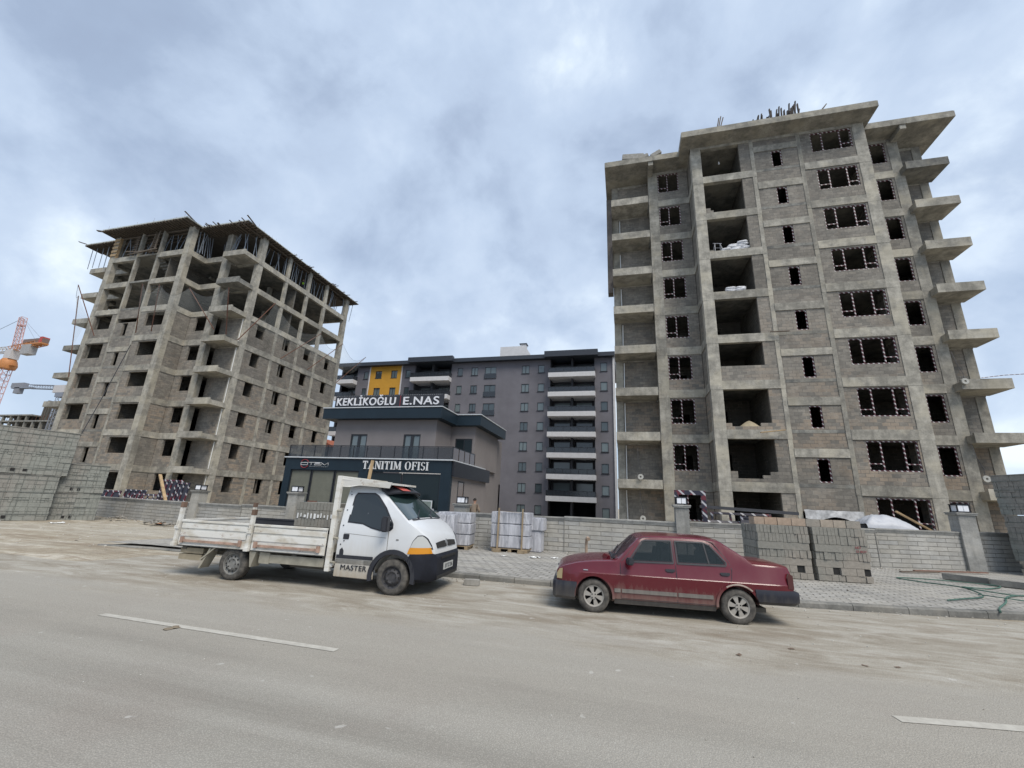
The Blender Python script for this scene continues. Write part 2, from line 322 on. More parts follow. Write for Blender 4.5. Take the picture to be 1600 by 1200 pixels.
tag(st.build('gravel',STONE,smooth=True,ang=50),kind='stuff',label='loose grit and small stones along kerb, wall foot and verge')
# ---------------- unfinished apartment blocks ----------------
Z0,HS=3.57,3.03          # top of the first slab, storey height
SK=dict(DARK=sm('dark_void',(.02,.02,.02),.95),)
TAPE=mat('barrier_tape',rough=.5,build=lambda t,b:setc(t,b,mixc(t,ramp(t,nd(t,'ShaderNodeTexWave',{0:nd(t,'ShaderNodeCombineXYZ',{0:mth(t,'ADD',nd(t,'ShaderNodeSeparateXYZ',{0:oc(t)}).outputs[0],nd(t,'ShaderNodeSeparateXYZ',{0:oc(t)}).outputs[2])}).outputs[0],'Scale':1.25,'Distortion':.6,'Detail':2.},wave_type='BANDS').outputs[1],[(.70,0.),(.78,1.)]),(.075,.02,.028),(.50,.48,.48))))
PVC=sm('white_pvc',(.72,.73,.72),.45,var=.1); RUST=sm('rusty_steel',(.16,.075,.05),.8,var=.4); DSTEEL=sm('dark_steel',(.05,.052,.06),.6); SACKM=sm('white_sack',(.66,.67,.7),.7,var=.2,scale=6); WOOD=sm('raw_timber',(.42,.30,.17),.85,var=.35,scale=5); WOODD=sm('old_timber',(.13,.105,.082),.9,var=.4,scale=4); BLOCK=sm('grey_block',(.30,.29,.265),.95,var=.3,scale=5,bs=.4); PLY=sm('ply_deck',(.095,.085,.07),.85,var=.4,scale=2); ROSE=sm('reddish_block',(.36,.27,.22),.95,var=.3,scale=6)
def zs(k): return Z0+HS*k       # top of slab k ; k=-1 ground floor slab
def wall_open(m,x0,x1,y,th,z0,z1,holes,axis='x'):
    """block wall along x (or y) with rectangular holes [(a0,a1,c0,c1)]"""
    def B(a0,a1,c0,c1):
        if a1-a0<1e-3 or c1-c0<1e-3: return
        if axis=='x': m.box(a0,a1,y,y+th,c0,c1)
        else: m.box(y,y+th,a0,a1,c0,c1)
    xs=x0
    for a0,a1,c0,c1 in sorted(holes):
        B(xs,a0,z0,z1); B(a0,a1,z0,c0); B(a0,a1,c1,z1); xs=a1
    B(xs,x1,z0,z1)
def tower(root,mir,open_from=99,frames=True,rough=None,sidewall=False,ragged=None):
    sg=-1 if mir else 1
    rr=random.Random(11 if mir else 5)
    class LM(MB):
        def box(s,x0,x1,y0,y1,z0,z1): return MB.box(s,sg*x0,sg*x1,y0,y1,z0,z1)
    T=HS*8+Z0                               # underside of roof level
    D=17.6
    # columns, each one a part running through all storeys
    cols=[(0,.68,0,.5),(9.95-.68,10.1,0,.3) if False else (3.86,4.10,.0,.35),(6.78,7.02,0,.35),(10.12,10.8,0,.5),
          (-2.88,-2.2,1.9,2.4),(12.98,13.6,1.9,2.4),(-5.7,-5.2,3.0,3.6),(15.0,15.5,3.0,3.6),
          (-5.7,-5.42,6.75,7.1),(-5.7,-5.42,10.0,10.35),(-5.7,-5.42,13.0,13.4),(-5.7,-5.2,17.0,17.6),(15.2,15.5,17.0,17.6),(0,.5,17.1,17.6),(10.3,10.8,17.1,17.6),
          (2.6,3.0,6.3,6.7),(7.6,8.0,6.3,6.7),(2.6,3.0,11.8,12.2),(7.6,8.0,11.8,12.2),(-2.3,-1.9,8.0,8.4),(13.0,13.4,8.0,8.4)]
    for x0,x1,y0,y1 in cols:
        m=LM(); z=-.2
        for k in range(-1,8):                  # pour joints at every storey
            a=rr.uniform(-.012,.012); m.box(x0+a,x1+a,y0-.004+abs(a)*.3,y1,z,zs(k)-.55 if k>=0 else zs(k)-.3); z=(zs(k)-.55 if k>=0 else zs(k)-.3); m.box(x0-.01,x1+.01,y0-.012,y1,z,zs(k)+.0); z=zs(k)
        m.box(x0,x1,y0-.003,y1,z,T-.35)
        m.build('column',CONC,root)
    outline=[(0,0),(10.8,0),(10.8,1.9),(13.6,1.9),(13.6,3.0),(15.5,3.0),(15.5,17.6),(-5.7,17.6),(-5.7,3.0),(-2.88,3.0),(-2.88,1.9),(0,1.9)]
    for k in range(-1,8):
        z=zs(k); m=LM(); B=m.box
        # plates, in a darker concrete that puts soffit shade into their colour
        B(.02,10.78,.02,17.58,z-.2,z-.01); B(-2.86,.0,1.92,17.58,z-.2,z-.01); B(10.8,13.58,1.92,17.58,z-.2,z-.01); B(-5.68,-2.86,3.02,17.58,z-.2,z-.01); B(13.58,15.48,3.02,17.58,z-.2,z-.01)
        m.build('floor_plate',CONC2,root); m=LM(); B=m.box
        if k<0: B(.0,10.8,-.01,.3,z-.3,z-.02)
        if k>=0:   # edge beams, proud of the block infill
            e=rr.uniform(.012,.03); bb=z-.55
            B(.68,3.86,-e,.3,bb+rr.uniform(-.02,.02),z); B(7.02,10.12,-e-.01,.3,bb+rr.uniform(-.02,.02),z)
            B(-2.2,0,1.9-e,2.2,bb,z+rr.uniform(-.02,.02)); B(10.8,12.98,1.9-e,2.2,bb,z)
            B(-5.2,-2.88,3.0,3.3,bb,z); B(13.6,15.0,3.0,3.3,bb,z); B(-5.7-e,-5.4,3.6,17.0,bb,z); B(15.2,15.5+e,3.6,17.0,bb,z); B(-5.7,15.5,17.3,17.6,bb,z)
            B(-.02,.28,.5,1.9,bb,z); B(10.52,10.82,.5,1.9,bb,z); B(-2.9,-2.6,2.4,3.0,bb,z); B(13.3,13.62,2.4,3.0,bb,z)
            for yy in (6.35,11.85): B(.3,10.5,yy,yy+.25,z-.5,z)
            for xx in (2.65,7.65): B(xx,xx+.25,4.76,17.3,z-.5,z)
        m.build('edge_beam',CONC,root)
        if k>=0:
            # stair landing beam half a storey up
            if not(k>=open_from-1):
                m=LM(); m.box(4.10,6.78,-.03,.28,z+1.44+rr.uniform(-.03,.03),z+1.93+rr.uniform(-.03,.03)); m.build('landing_beam',CONC,root)
            for a0,a1,lab in ((-5.72,-2.98,0),(13.35,15.68,1)):
                m=LM(); e=rr.uniform(-.02,.02)
                x0,x1=a0,a1
                m.box(x0,x1,1.25+e,2.99,z-.5,z-.06); m.box(x0,x1,1.25+e,1.37+e,z-.06,z+.05+rr.uniform(0,.04))
                o=m.build('balcony_slab',CONC if rr.random()<.7 else CONC2,root)
    # roof plate with eaves
    if not mir:
        m=LM(); z0,z1=T-.42,T+.02
        for x0,x1,y0,y1 in ((-.72,11.15,-1.2,17.9),(-6.15,-.72,.55,17.9),(11.15,16.25,.65,17.9)): m.box(x0,x1,y0,y1,z0,z1)
        for x0,x1,y0,y1 in ((-.66,11.1,-1.17,-1.05),(-6.1,-.75,.58,.7),(11.2,16.2,.68,.8)): m.box(x0,x1,y0,y1,z1,z1+.05)
        m.build('roof_slab',CONC,root)
        m=LM(); m.box(0,10.8,0,.3,T-.62,T-.42); m.box(-2.9,-2.55,.62,1.9,T-.75,T-.42); m.box(13.2,13.55,.72,1.9,T-.75,T-.42); m.box(-2.9,0,1.9,2.2,T-.62,T-.42); m.box(10.8,13.6,1.9,2.2,T-.62,T-.42); m.box(-5.7,-2.9,3,3.3,T-.62,T-.42); m.box(13.6,15.5,3,3.3,T-.62,T-.42); m.box(-5.7,-5.4,3.3,17.5,T-.62,T-.42); m.box(0,.3,.3,1.9,T-.62,T-.42); m.box(10.5,10.8,.3,1.9,T-.62,T-.42)
        m.build('roof_beam',CONC,root)
    # infill per storey: k is the slab below
    for k in range(-1,8):
        if k>=open_from: continue
        zb,zt=zs(k),(zs(k+1)-.55)+.02
        if k==7: zt=T-.6
        gf=(k==-1)
        g=.03
        def W(nm,fn,mt=BRICK):
            m=LM(); fn(m)
            if m.v: m.build(nm,mt,root)
        # open bay: parapet and pier
        def f(m):
            m.box(3.18,3.86,g,.22,zb,zt)
            rows={2:.95}.get(k,0) if not mir else .75
            if k==-1: rows=.6
            if mir: wall_open(m,.68,3.18,g,.19,zb,zt,[(.74,3.06,zb+(.9 if gf else .95),zb+2.35)])
            elif rows: m.box(.68,3.18,g,.22,zb,zb+rows)
            if not mir and k in (0,1,5,6):       # ragged unfinished courses
                prof={0:[(0,.6),(.2,.6),(.4,.2),(1.5,.2),(1.7,.4),(1.9,.4),(2.1,.6),(2.5,.6)],1:[(0,.4),(.3,.4),(.35,.2),(1.9,.2),(1.9,.4),(2.5,.4)],5:[(0,.12),(.3,.12),(.3,0),(2.5,0)],6:[(0,.4),(.3,.4),(.32,.2),(.5,.2),(.5,0),(2.5,0)]}[k]
                for (a,h),(b_,h2) in zip(prof,prof[1:]):
                    if h>0 and b_>a: m.box(.68+a,.68+b_,g,.21,zb,zb+h)
        W('infill_wall',f)
        # stair bay
        so_=zb+.08; sh=zb+1.42
        def f(m):
            wall_open(m,4.10,6.78,g,.2,zb+(1.93 if False else 0),zb+1.46,[(5.16,5.80,so_,sh-.02)] if not gf else [])
            m.box(4.10,6.78,g,.23,zb+1.9,zb+HS)
        if not(gf): W('infill_wall',f)
        else: W('infill_wall',lambda m: m.box(4.1,6.78,g,.22,zb+1.55,zb+HS))
        # window bay
        h0,h1=zb+.78,min(zt-.01,zb+2.43)
        hb=(7.66+rr.uniform(-.04,.04),10.02+rr.uniform(-.04,.03),h0+rr.uniform(-.05,.05),h1-rr.uniform(0,.05))
        if mir: hb=(7.65,10.0,zb+.95,zb+2.42)
        W('infill_wall',lambda m: wall_open(m,7.02,10.12,g,.2,zb,zt,[hb]))
        # left wing window wall and right wing window wall
        lw=(-2.16,-.66,zb+.72,zb+2.38) if not mir else (-2.1,-.75,zb+.95,zb+2.42)
        W('infill_wall',lambda m: wall_open(m,-2.2,0,1.93,.2,zb,zt,[lw]))
        rw=(11.95,12.83,zb+.75,zb+2.4)
        W('infill_wall',lambda m: wall_open(m,10.8,12.98,1.93,.2,zb,zt,[rw]))
        # returns beside the main block
        W('infill_wall',lambda m:m.box(.03,.22,.5,1.93,zb,zt)); W('infill_wall',lambda m:m.box(10.58,10.77,.5,1.93,zb,zt))
        # balcony back walls with balcony doors in the returns
        dr=(2.15,2.92,zb,zb+2.15)
        W('balcony_wall',lambda m:wall_open(m,-5.2,-2.66,3.04,.2,zb,zt,[])); W('balcony_wall',lambda m:m.box(13.6,15.0,3.04,3.24,zb,zt))
        if not mir: W('balcony_wall',lambda m:m.box(-2.86,-2.66,2.4,3.03,zb,zt))
        # side and back
        def f(m):
            if mir:
                wall_open(m,3.6,17.0,-5.66,.2,zb,zt,[(4.5,5.5,zb+1.08,zb+2.52),(8.05,9.0,zb+1.08,zb+2.52),(11.3,12.25,zb+1.08,zb+2.52),(14.9,15.75,zb+1.08,zb+2.52)],'y')
            else: wall_open(m,3.6,17.0,-5.66,.2,zb,zt,[],'y')
        W('side_wall',f); W('side_wall',lambda m:m.box(15.24,15.46,3.6,17.0,zb,zt)); W('side_wall',lambda m:wall_open(m,-5.2,15.2,17.35,.2,zb,zt,[(-3,-1,zb+.8,zb+2.3),(5,6,zb+.8,zb+2.3)]))
        # rough partitions inside
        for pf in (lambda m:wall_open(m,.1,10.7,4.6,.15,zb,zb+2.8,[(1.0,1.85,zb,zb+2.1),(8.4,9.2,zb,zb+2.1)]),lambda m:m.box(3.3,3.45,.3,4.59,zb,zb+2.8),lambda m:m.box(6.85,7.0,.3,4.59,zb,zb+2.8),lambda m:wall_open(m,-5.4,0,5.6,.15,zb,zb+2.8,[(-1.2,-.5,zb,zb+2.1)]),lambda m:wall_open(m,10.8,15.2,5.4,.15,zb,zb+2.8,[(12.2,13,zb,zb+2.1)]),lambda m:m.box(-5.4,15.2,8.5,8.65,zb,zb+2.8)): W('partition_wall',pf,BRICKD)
        if frames:
            def fr(a0,a1,c0,c1,mull,y,tr):
                m=LM(); w=.062
                m.box(a0,a0+w,y,y+.07,c0,c1); m.box(a1-w,a1,y,y+.07,c0,c1); m.box(a0+w,a1-w,y,y+.07,c0,c0+w); m.box(a0+w,a1-w,y,y+.07,c1-w,c1)
                for q in mull: m.box(q-w/2,q+w/2,y+.002,y+.068,c0+w,c1-w)
                for q0,q1 in tr: m.box(q0,q1,y+.004,y+.066,c0+.38,c0+.38+w*.8)
                m.build('window_frame',TAPE,root)
            if not gf or True:
                fr(*hb,(8.33+rr.uniform(-.03,.03),9.38+rr.uniform(-.03,.03)),.08,[q for q in ((7.74,8.3),(9.42,9.95)) if rr.random()<.85]); fr(*lw,(-1.47,),1.98,[(-2.08,-1.5)]); fr(*rw,(),1.98,[])
                if not gf: fr(5.16,5.80,so_,sh-.02,(),.08,[])
r=empty('unfinished_building',(5.3,27.4,0),label='tall raw concrete block tower on the right with taped window frames and finished flat roof',cat='building')
BR=r; tower(r,False)
# white rain pipes in the balcony corners
for zb,h in ((0.5,2.5),(3.6,2.4),(6.6,2.4),(9.6,2.4),(12.7,2.3),(15.7,2.3),(18.7,2.3),(21.8,2.3)):
    MB().tube([(-5.13,2.96,zb),(-5.13+random.uniform(-.05,.05),2.96,zb+h)],.035,8).build('rain_pipe',PVC,r)
# reels of cable hung at the balcony edges
m=MB(); m.box(-6.12,-5.72,2.6,3.3,17.6,26.0); m.build('edge_formwork',sm('grey_old_board',(.12,.105,.095),.9,var=.3),r)
r2=empty('unfinished_building',(-41.3,27.4,0),label='raw concrete block tower on the left still topped by timber formwork, with open upper storeys',cat='building')
BL=r2; tower(r2,True,open_from=5,frames=False)
for k in range(-1,5):
    for q in ((5.45,3.0),):
        MB().tube([(5.45,2.94,zs(k)),(5.45,2.94,zs(k)+2.4)],.035,6).build('rain_pipe',PVC,r2)
# ---- formwork and props on top of the left tower
T=HS*8+Z0
fw_=empty('roof_formwork',(-41.3,27.4,zs(7)),label='timber roof formwork with overhanging edge planks carried on steel props above left tower',cat='formwork')
m=MB(); B=m.box; zt=T-.42-zs(7)
for x0,x1,y0,y1 in ((-11.1,.45,-1.2,18.6),(.45,6.2,.45,18.9),(-16.3,-11.1,.45,18.6)): B(x0,x1,y0,y1,zt,zt+.05)
m.build('deck_panel',PLY,fw_)
m=MB(); B=m.box
for x0,x1,y0,y1 in ((-11.05,.40,-1.16,18.5),(.40,6.1,.50,18.8),(-16.2,-11.05,.50,18.5)): B(x0-.02,x1+.02,y0-.05,y1+.02,zt+.052,zt+.17)
m.build('steel_mesh_layer',sm('grey_green_rebar',(.46,.49,.46),.7,var=.3,scale=9),fw_)
rp=random.Random(4); m=MB()
def joist(a,b,w=.06,h=.11): m.bar(a,b,w,h)
x=-16.2
while x<6.1:
    y0=-1.22 if -11.1<x<.4 else .42
    joist((x,y0-rp.uniform(0,.12),zt-.06),(x,y0+1.6,zt-.06)); x+=rp.uniform(.3,.45)
y=.6
while y<18.8: joist((6.15+rp.uniform(-.05,.25),y,zt-.06+rp.uniform(-.02,.02)),(4.6,y,zt-.06)); y+=rp.uniform(.3,.45)
for q in range(4): joist((-10.9,.2+q*.5,zt-.18),(.2,.2+q*.5,zt-.18),.09,.12)
for q in (5.5,4.8): joist((q,.6,zt-.18),(q,18.6,zt-.18),.09,.12)
m.build('joist',WOODD,fw_)
for i in range(26):   # loose plank ends over the edge
    m=MB()
    if i<13: a=rp.uniform(.6,6.1); m.bar((a,.35+rp.uniform(-.4,.0),zt+.12),(a-.3,1.3,zt+.1),.1,.04)
    else: b=rp.uniform(5,18.9); m.bar((6.2+rp.uniform(.0,.55),b,zt+.06),(5.2,b+rp.uniform(-.2,.2),zt+.1),.1,.04)
    m.build('edge_plank',WOODD,fw_)
for a_,b_,w_ in (((.5,-1.6,zt+.42),(.35,-.2,zt+.1),.14),((6.3,.1,zt+.4),(6.1,1.4,zt+.12),.14),((-16.9,.1,zt+.35),(-15.6,.9,zt+.05),.2),((-11.6,-1.35,zt+.02),(-10.6,-.8,zt+.05),.3)): MB().bar(a_,b_,w_,.04).build('edge_plank',WOODD,fw_)
m=MB()
for i in range(60):
    a=rp.random()
    if a<.5: x,y=rp.uniform(-11,.3),-1.1+rp.random()*.3
    else: x,y=6.0-rp.random()*.3,rp.uniform(.6,18.6)
    m.tube([(x,y,zt+.1),(x+rp.uniform(-.05,.05),y,zt+rp.uniform(.3,.7))],.008,4)
m.build('starter_bar',RUST,fw_)
PROPM=sm('prop_steel',(.20,.23,.27),.6,var=.3)
def prop(x,y,lean=(0,0)):
    z1=zt-.24; m=MB(); m.tube([(x+lean[0],y+lean[1],.0),(x,y,z1)],.032,5); m.build('steel_prop',PROPM,fw_)
np_=0
def many(n,fx,fy):
    for i in range(n): prop(fx(i),fy(i),(rp.uniform(-.35,.35),rp.uniform(-.45,.45)))
many(34,lambda i:5.45-rp.random()*.9,lambda i:3.8+i*.39+rp.uniform(-.12,.12))       # long side
many(9,lambda i:3.1+i*.27,lambda i:1.5+rp.random()*1.2)                             # corner balcony
many(6,lambda i:.5+i*.35,lambda i:2.3+rp.random())
many(8,lambda i:.25-rp.random()*.3,lambda i:.7+i*.18)
many(22,lambda i:-10.4+i*.46,lambda i:.2+rp.random()*1.5)
for x,y in ((-15.9,1.0),(-15.0,.9),(-14.2,1.0),(-13.6,1.1),(-13.2,.9)): prop(x,y,(.0,.1))
for x,y in ((3.0,18.5),(4.0,18.6),(5.6,18.5),(5.0,18.6)): prop(x,y,(-.3,.1))
m=MB()      # stair formwork racks and timber shutters in the middle of the front
for i in range(9): m.bar((-5.0,-.1,.2+i*.22),(-4.1,-.35,.05+i*.24),.09,.05); m.bar((-7.6,-.05,.5+i*.2),(-6.7,-.3,.2+i*.22),.09,.05)
m.bar((-5.1,-.1,0),(-4.9,-.1,2.4),.1); m.bar((-4.1,-.35,0),(-4.0,-.35,2.3),.1); m.bar((-8.0,-.2,.05),(-3.6,-.5,.1),.12,.12); m.bar((-8.0,-.4,.3),(-3.8,-.2,.0),.08,.1)
m.build('stair_formwork',WOODD,fw_)
m=MB()
for i in range(5): m.box(-10.75,-9.95,-.1,-.04,.25+i*.45,.5+i*.45)
m.box(-10.72,-10.66,-.04,.2,0,2.4); m.box(-10.04,-9.98,-.04,.2,0,2.4); m.build('column_shutter',WOOD,fw_)
m=MB(); m.box(1,10.5,3.0,3.1,0.02,2.0); 
# worker in a hi-vis vest up there is built with the people
# spiral of open stair flights in the open storeys
m=MB()
for k in (5,6):
    for i in range(8): m.box(-6.6,-5.5,.6+i*.28,.9+i*.28,zs(k)+.12+i*.17,zs(k)+.3+i*.17); m.box(-5.4,-4.3,2.8-i*.28,3.1-i*.28,zs(k)+1.5+i*.17,zs(k)+1.68+i*.17)
    m.box(-6.7,-4.2,2.9,3.9,zs(k)+1.35,zs(k)+1.5)
m.build('stair_flight',CONC2,r2)
m=MB(); m.box(-6.75,-4.12,3.9,4.05,zs(4),zs(7)); m.box(-2.75,-2.6,.4,6.3,zs(5),zs(6)-.55); m.box(-2.75,-2.6,.4,6.3,zs(6),zs(7)-.55); m.box(-10.6,-.2,8.0,8.15,zs(5),zs(7)-.5); m.box(-.1,5.4,8.6,8.75,zs(5),zs(7)-.5); m.build('partition_wall',BRICKD,r2)
# ---- safety net with raking poles round the sixth storey
NET=mat('safety_net_mesh',rough=.9,alpha=.16,col=(.5,.52,.5))
def net(label,poles,sag):
    e=empty('safety_net',poles[0][0],label=label,cat='safety net'); o=Vector(poles[0][0])
    for a,b in poles:
        a=Vector(a)-o;b=Vector(b)-o; MB().tube([a,b],.045,6).build('net_pole',RUST,e)
    m=MB(); N=8
    for (a0,b0),(a1,b1) in zip(poles,poles[1:]):
        vs=[]
        for i in range(N+1):
            for j in range(N+1):
                p=Vector(a0).lerp(Vector(a1),i/N).lerp(Vector(b0).lerp(Vector(b1),i/N),.35+.65*j/N)-o
                p.z-=sag*math.sin(PI*i/N)*(j/N)+sag*.6*math.sin(PI*j/N); vs.append(p)
        m.add(vs,[(i*(N+1)+j,i*(N+1)+j+1,(i+1)*(N+1)+j+1,(i+1)*(N+1)+j) for i in range(N) for j in range(N)])
    m.build('net',NET,e,smooth=True)
    m=MB()
    for (a0,b0),(a1,b1) in zip(poles,poles[1:]):
        pts=[Vector(b0).lerp(Vector(b1),i/8)-o-Vector((0,0,sag*math.sin(PI*i/8))) for i in range(9)]; m.tube(pts,.012,4)
    m.build('edge_rope',DSTEEL,e)
net('sagging safety net on four raking rusty poles along the long side of left tower',[((-35.55,30.0,15.7),(-33.5,31.4,20.1)),((-35.5,35.4,15.7),(-33.5,38.4,19.7)),((-35.5,39.5,15.75),(-33.5,42.4,20.0)),((-35.5,44.8,15.7),(-33.5,47.4,20.0))],1.3)
net('short safety net on four rusty poles across the front face of left tower',[((-44.85,27.3,15.9),(-42.9,25.5,19.9)),((-42.9,27.3,15.95),(-40.75,25.5,19.65)),((-37.0,28.6,16.3),(-38.6,26.6,19.7)),((-35.4,28.6,15.7),(-33.9,26.6,19.3))],.9)
net('safety net on raking poles at the far left corner of left tower',[((-50.3,27.25,15.9),(-51.5,25.4,20.6)),((-52.4,27.5,11.8),(-53.1,26.5,20.1))],.7)
o=MB().tube([(-44.7,27.1,14.6),(-45.5,26.6,9.0),(-46.3,26.0,3.6)],.035,5).build('cable',DSTEEL); tag(o,'dark cable hanging slantwise down the front of left tower','cable')
# ---- things lying about in the right tower
def lump(m,c,sx,sy,sz,rr):
    bm=bmesh.new(); bmesh.ops.create_icosphere(bm,subdivisions=2,radius=1)
    vs=[]
    for v in bm.verts:
        p=v.co; q=[math.copysign(abs(t)**.6,t) for t in p]; n_=1+.12*noise.noise(Vector(p)*2+Vector(c))
        vs.append((c[0]+q[0]*sx*n_,c[1]+q[1]*sy*n_,c[2]+q[2]*sz*n_))
    m.add(vs,[tuple(v.index for v in f.verts) for f in bm.faces]); bm.free()
rk=random.Random(2)
def sacks(loc,rows,label):
    for j,(n,x0) in enumerate(rows):
        for i in range(n):
            rown=['bottom','second','third','fourth','top'][j]; posn=['left','middle','right'][min(2,i)] if n>1 else 'single'; lb_=posn+' white sack, '+rown+' row, '+label
            m=MB(); lump(m,(0,0,.09),.34,.24,.075,rk); o=m.build('cement_sack',SACKM,smooth=True,ang=180)
            o.location=(loc[0]+x0+i*.6,loc[1]+rk.uniform(-.06,.06),loc[2]+j*.135); o.rotation_euler=(0,0,rk.uniform(-.15,.15)); tag(o,lb_,'sack','white sacks in the open bays of right tower')
sacks((7.0,27.75,zs(5)),[(3,0),(3,.1),(2,.45),(2,.55),(1,1.1)],'heap beside the metal trestle')
sacks((7.1,27.85,zs(4)),[(2,0),(2,0),(2,.02)],'neat pile below the trestle bay')
tr=empty('trestle',(6.6,27.85,zs(5)),.2,'light metal trestle standing in the third open bay from the roof','trestle')
m=MB()
for sx in (-.3,.3):
    for sy in (-.25,.25): m.tube([(sx,sy,0),(sx*.55,0,.85)],.018,5)
    m.tube([(sx*.8,-.12,.42),(sx*.8,.12,.42)],.014,5)
m.build('leg_frame',sm('grey_tube',(.32,.34,.38),.5),tr); m=MB(); m.tube([(-.3,0,.85),(.3,0,.85)],.022,6); m.tube([(-.24,-.12,.42),(.24,-.12,.42)],.014,5); m.build('top_rail',MATS['grey_tube'],tr)
bl_=empty('hanging_bulb',(7.3,28.1,zs(8)-.8),label='bare bulb hanging on a flex in the topmost open bay',cat='lamp')
MB().tube([(0,0,-.55),(0,0,.2)],.008,4).build('flex',DSTEEL,bl_); MB().lathe([(.0,-.74),(.05,-.7),(.06,-.64),(.035,-.58),(.03,-.5),(0,-.5)],12,axis='z').build('bulb',PVC,bl_,smooth=True)
m=MB(); N=24
pts=[]
for j in range(7):
    for i in range(N): a=2*PI*i/N; rr_=1-j/6; pts.append((rr_*.75*math.cos(a),rr_*.5*math.sin(a),.55*(1-rr_**1.3)+.02*noise.noise(Vector((i,j,0)))))
m.add(pts,[(j*N+i,j*N+(i+1)%N,(j+1)*N+(i+1)%N,(j+1)*N+i) for j in range(6) for i in range(N)]); o=m.build('sand_heap',sm('sand',(.34,.29,.2),.97,bs=.4),smooth=True); o.location=(7.4,28.0,zs(1)+.1); tag(o,'conical heap of sand in the second open bay above the ground floor','sand heap')
def coil(x,y,z,lab,rz=0):
    e=empty('cable_reel',(x,y,z),rz,lab,'cable reel'); MB().lathe([(.06,-.05),(.17,-.05),(.18,0),(.17,.05),(.06,.05)],18,close=True).build('coil',sm('dull_white_cable',(.42,.42,.39),.7),e,smooth=True)
    MB().tube([(0,.06,0),(.05,.08,.5),(-.12,.1,1.1),(-.1,.3,1.9)],.012,5).build('flex',DSTEEL,e)
coil(1.0,28.5,zs(0)+.2,'white cable coil on the first balcony of right tower, left side'); coil(1.05,28.55,1.25,'white cable coil on the ground floor of right tower, just above the boundary wall'); coil(18.75,28.5,9.55,'white cable coil at the root of the third right balcony'); coil(18.6,28.5,4.15,'white cable coil beside the lowest right balcony')
# timber and blocks on the roof
def planks(loc,n,label,h=1.2,w=2.6):
    for i in range(n):
        m=MB(); t=rk.random(); hh=h*rk.uniform(.3,.7)*(.6+.75*i/n); x=-w/2+w*i/n; m.bar((0,0,0),(rk.uniform(-.12,.12)+.1,rk.uniform(-.1,.1),hh),.11,.07)
        o=m.build('upright_plank',sm('weathered_dark_timber',(.055,.045,.04),.9,var=.4)); o.location=(loc[0]+x,loc[1]+rk.uniform(-.15,.15),loc[2]); tag(o,label,'plank','old timbers standing upright on the roof of right tower')
TR_=T+.02
planks((10.75,26.75,TR_),34,'old timber bristling up from the right tower roof edge',1.95,3.1)
def dbox(name,loc,size,m_,label,cat,rot=(0,0,0),bev=.01):
    mb=MB(); mb.obox((0,0,size[2]/2),size,(0,0,0)); o=mb.build(name,m_,bevel=bev); o.location=loc; o.rotation_euler=rot; return tag(o,label,cat)
mb=MB(); 
for i in range(6): mb.bar((-1.4,-.3+i*.12,.05+.05*(i%3)),(1.5,-.25+i*.12,.06+.05*(i%2)),.1,.06)
mb.bar((-1.3,-.45,0),(-1.3,.5,0),.1); mb.bar((1.3,-.45,0),(1.3,.5,0),.1)
o=mb.build('timber_pile',WOODD); o.location=(10.9,26.8,TR_+.12); tag(o,'low pile of dark planks lying beneath the bristling timbers on the roof','timber pile')
for x,lab in ((7.0,'lone short dark timber bundle near the left end of the main roof edge'),(13.3,'lone tilted dark plank near the right end of the main roof edge')):
    mb=MB(); 
    for i in range(3): mb.bar((i*.09,0,0),(i*.09+.22+.05*i,0,1.1+.12*(i==1)),.09,.07)
    if x>10: mb=MB().bar((0,0,.1),(.5,.1,.75),.35,.06)
    o=mb.build('roof_timber',WOODD); o.location=(x,26.6,TR_); tag(o,lab,'plank')
mb=MB(); mb.obox((0,0,.3),(1.6,.5,.5),(0,.12,0)); mb.obox((.9,0,.25),(.5,.4,.3),(0,-.3,0)); o=mb.build('roof_block',BLOCK,bevel=.03); o.location=(1.3,28.25,TR_); tag(o,'tilted slab lump on the left wing roof of right tower','concrete lump')
mb=MB().obox((0,0,.25),(.8,.4,.35),(0,-.5,0)); o=mb.build('roof_block',BLOCK,bevel=.03); o.location=(3.0,28.2,TR_); tag(o,'small wedge shaped lump beside the roof step of right tower','concrete lump')
o=MB().tube([(0,0,0),(1.0,-.02,.12),(2.2,0,.18),(4,.1,.5)],.02,5).build('taped_rope',TAPE); o.location=(19.6,28.6,9.75); tag(o,'taped rope leading off the third right balcony','rope')
o=MB().bar((-.3,0,-.12),(1.0,0,.03),.12,.05).build('loose_plank',WOOD); o.location=(8.0,27.1,zs(1)-.1); tag(o,'short plank sticking out beside the stair bay, second storey','plank')
o=MB().bar((-.3,0,0),(.75,0,0),.1,.04).build('loose_plank',WOODD); o.location=(9.2,27.2,zs(3)-.04); tag(o,'thin board across the stair bay column, fourth storey','plank')
# ---------------- finished grey apartment block ----------------
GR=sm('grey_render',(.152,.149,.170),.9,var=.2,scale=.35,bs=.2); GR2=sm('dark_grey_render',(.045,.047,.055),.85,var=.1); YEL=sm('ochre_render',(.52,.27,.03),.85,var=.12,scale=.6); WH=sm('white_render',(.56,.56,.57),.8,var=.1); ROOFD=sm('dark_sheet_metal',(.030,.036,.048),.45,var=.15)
GLASS=mat('window_glass',(.055,.075,.085),rough=.08,spec=.8); GLASSB=mat('balcony_glass',(.03,.036,.045),rough=.12,spec=.7,alpha=.82); CURT=sm('net_curtain',(.34,.38,.38),.8,var=.3,scale=4); FRM=sm('anthracite_frame',(.02,.023,.03),.5); PANEW=mat('pale_reflecting_glass',(.13,.165,.175),rough=.12,spec=.8)
gb=empty('apartment_building',(-48,61.5,0),label='finished grey apartment block with an ochre panel and white edged balconies behind the office',cat='building')
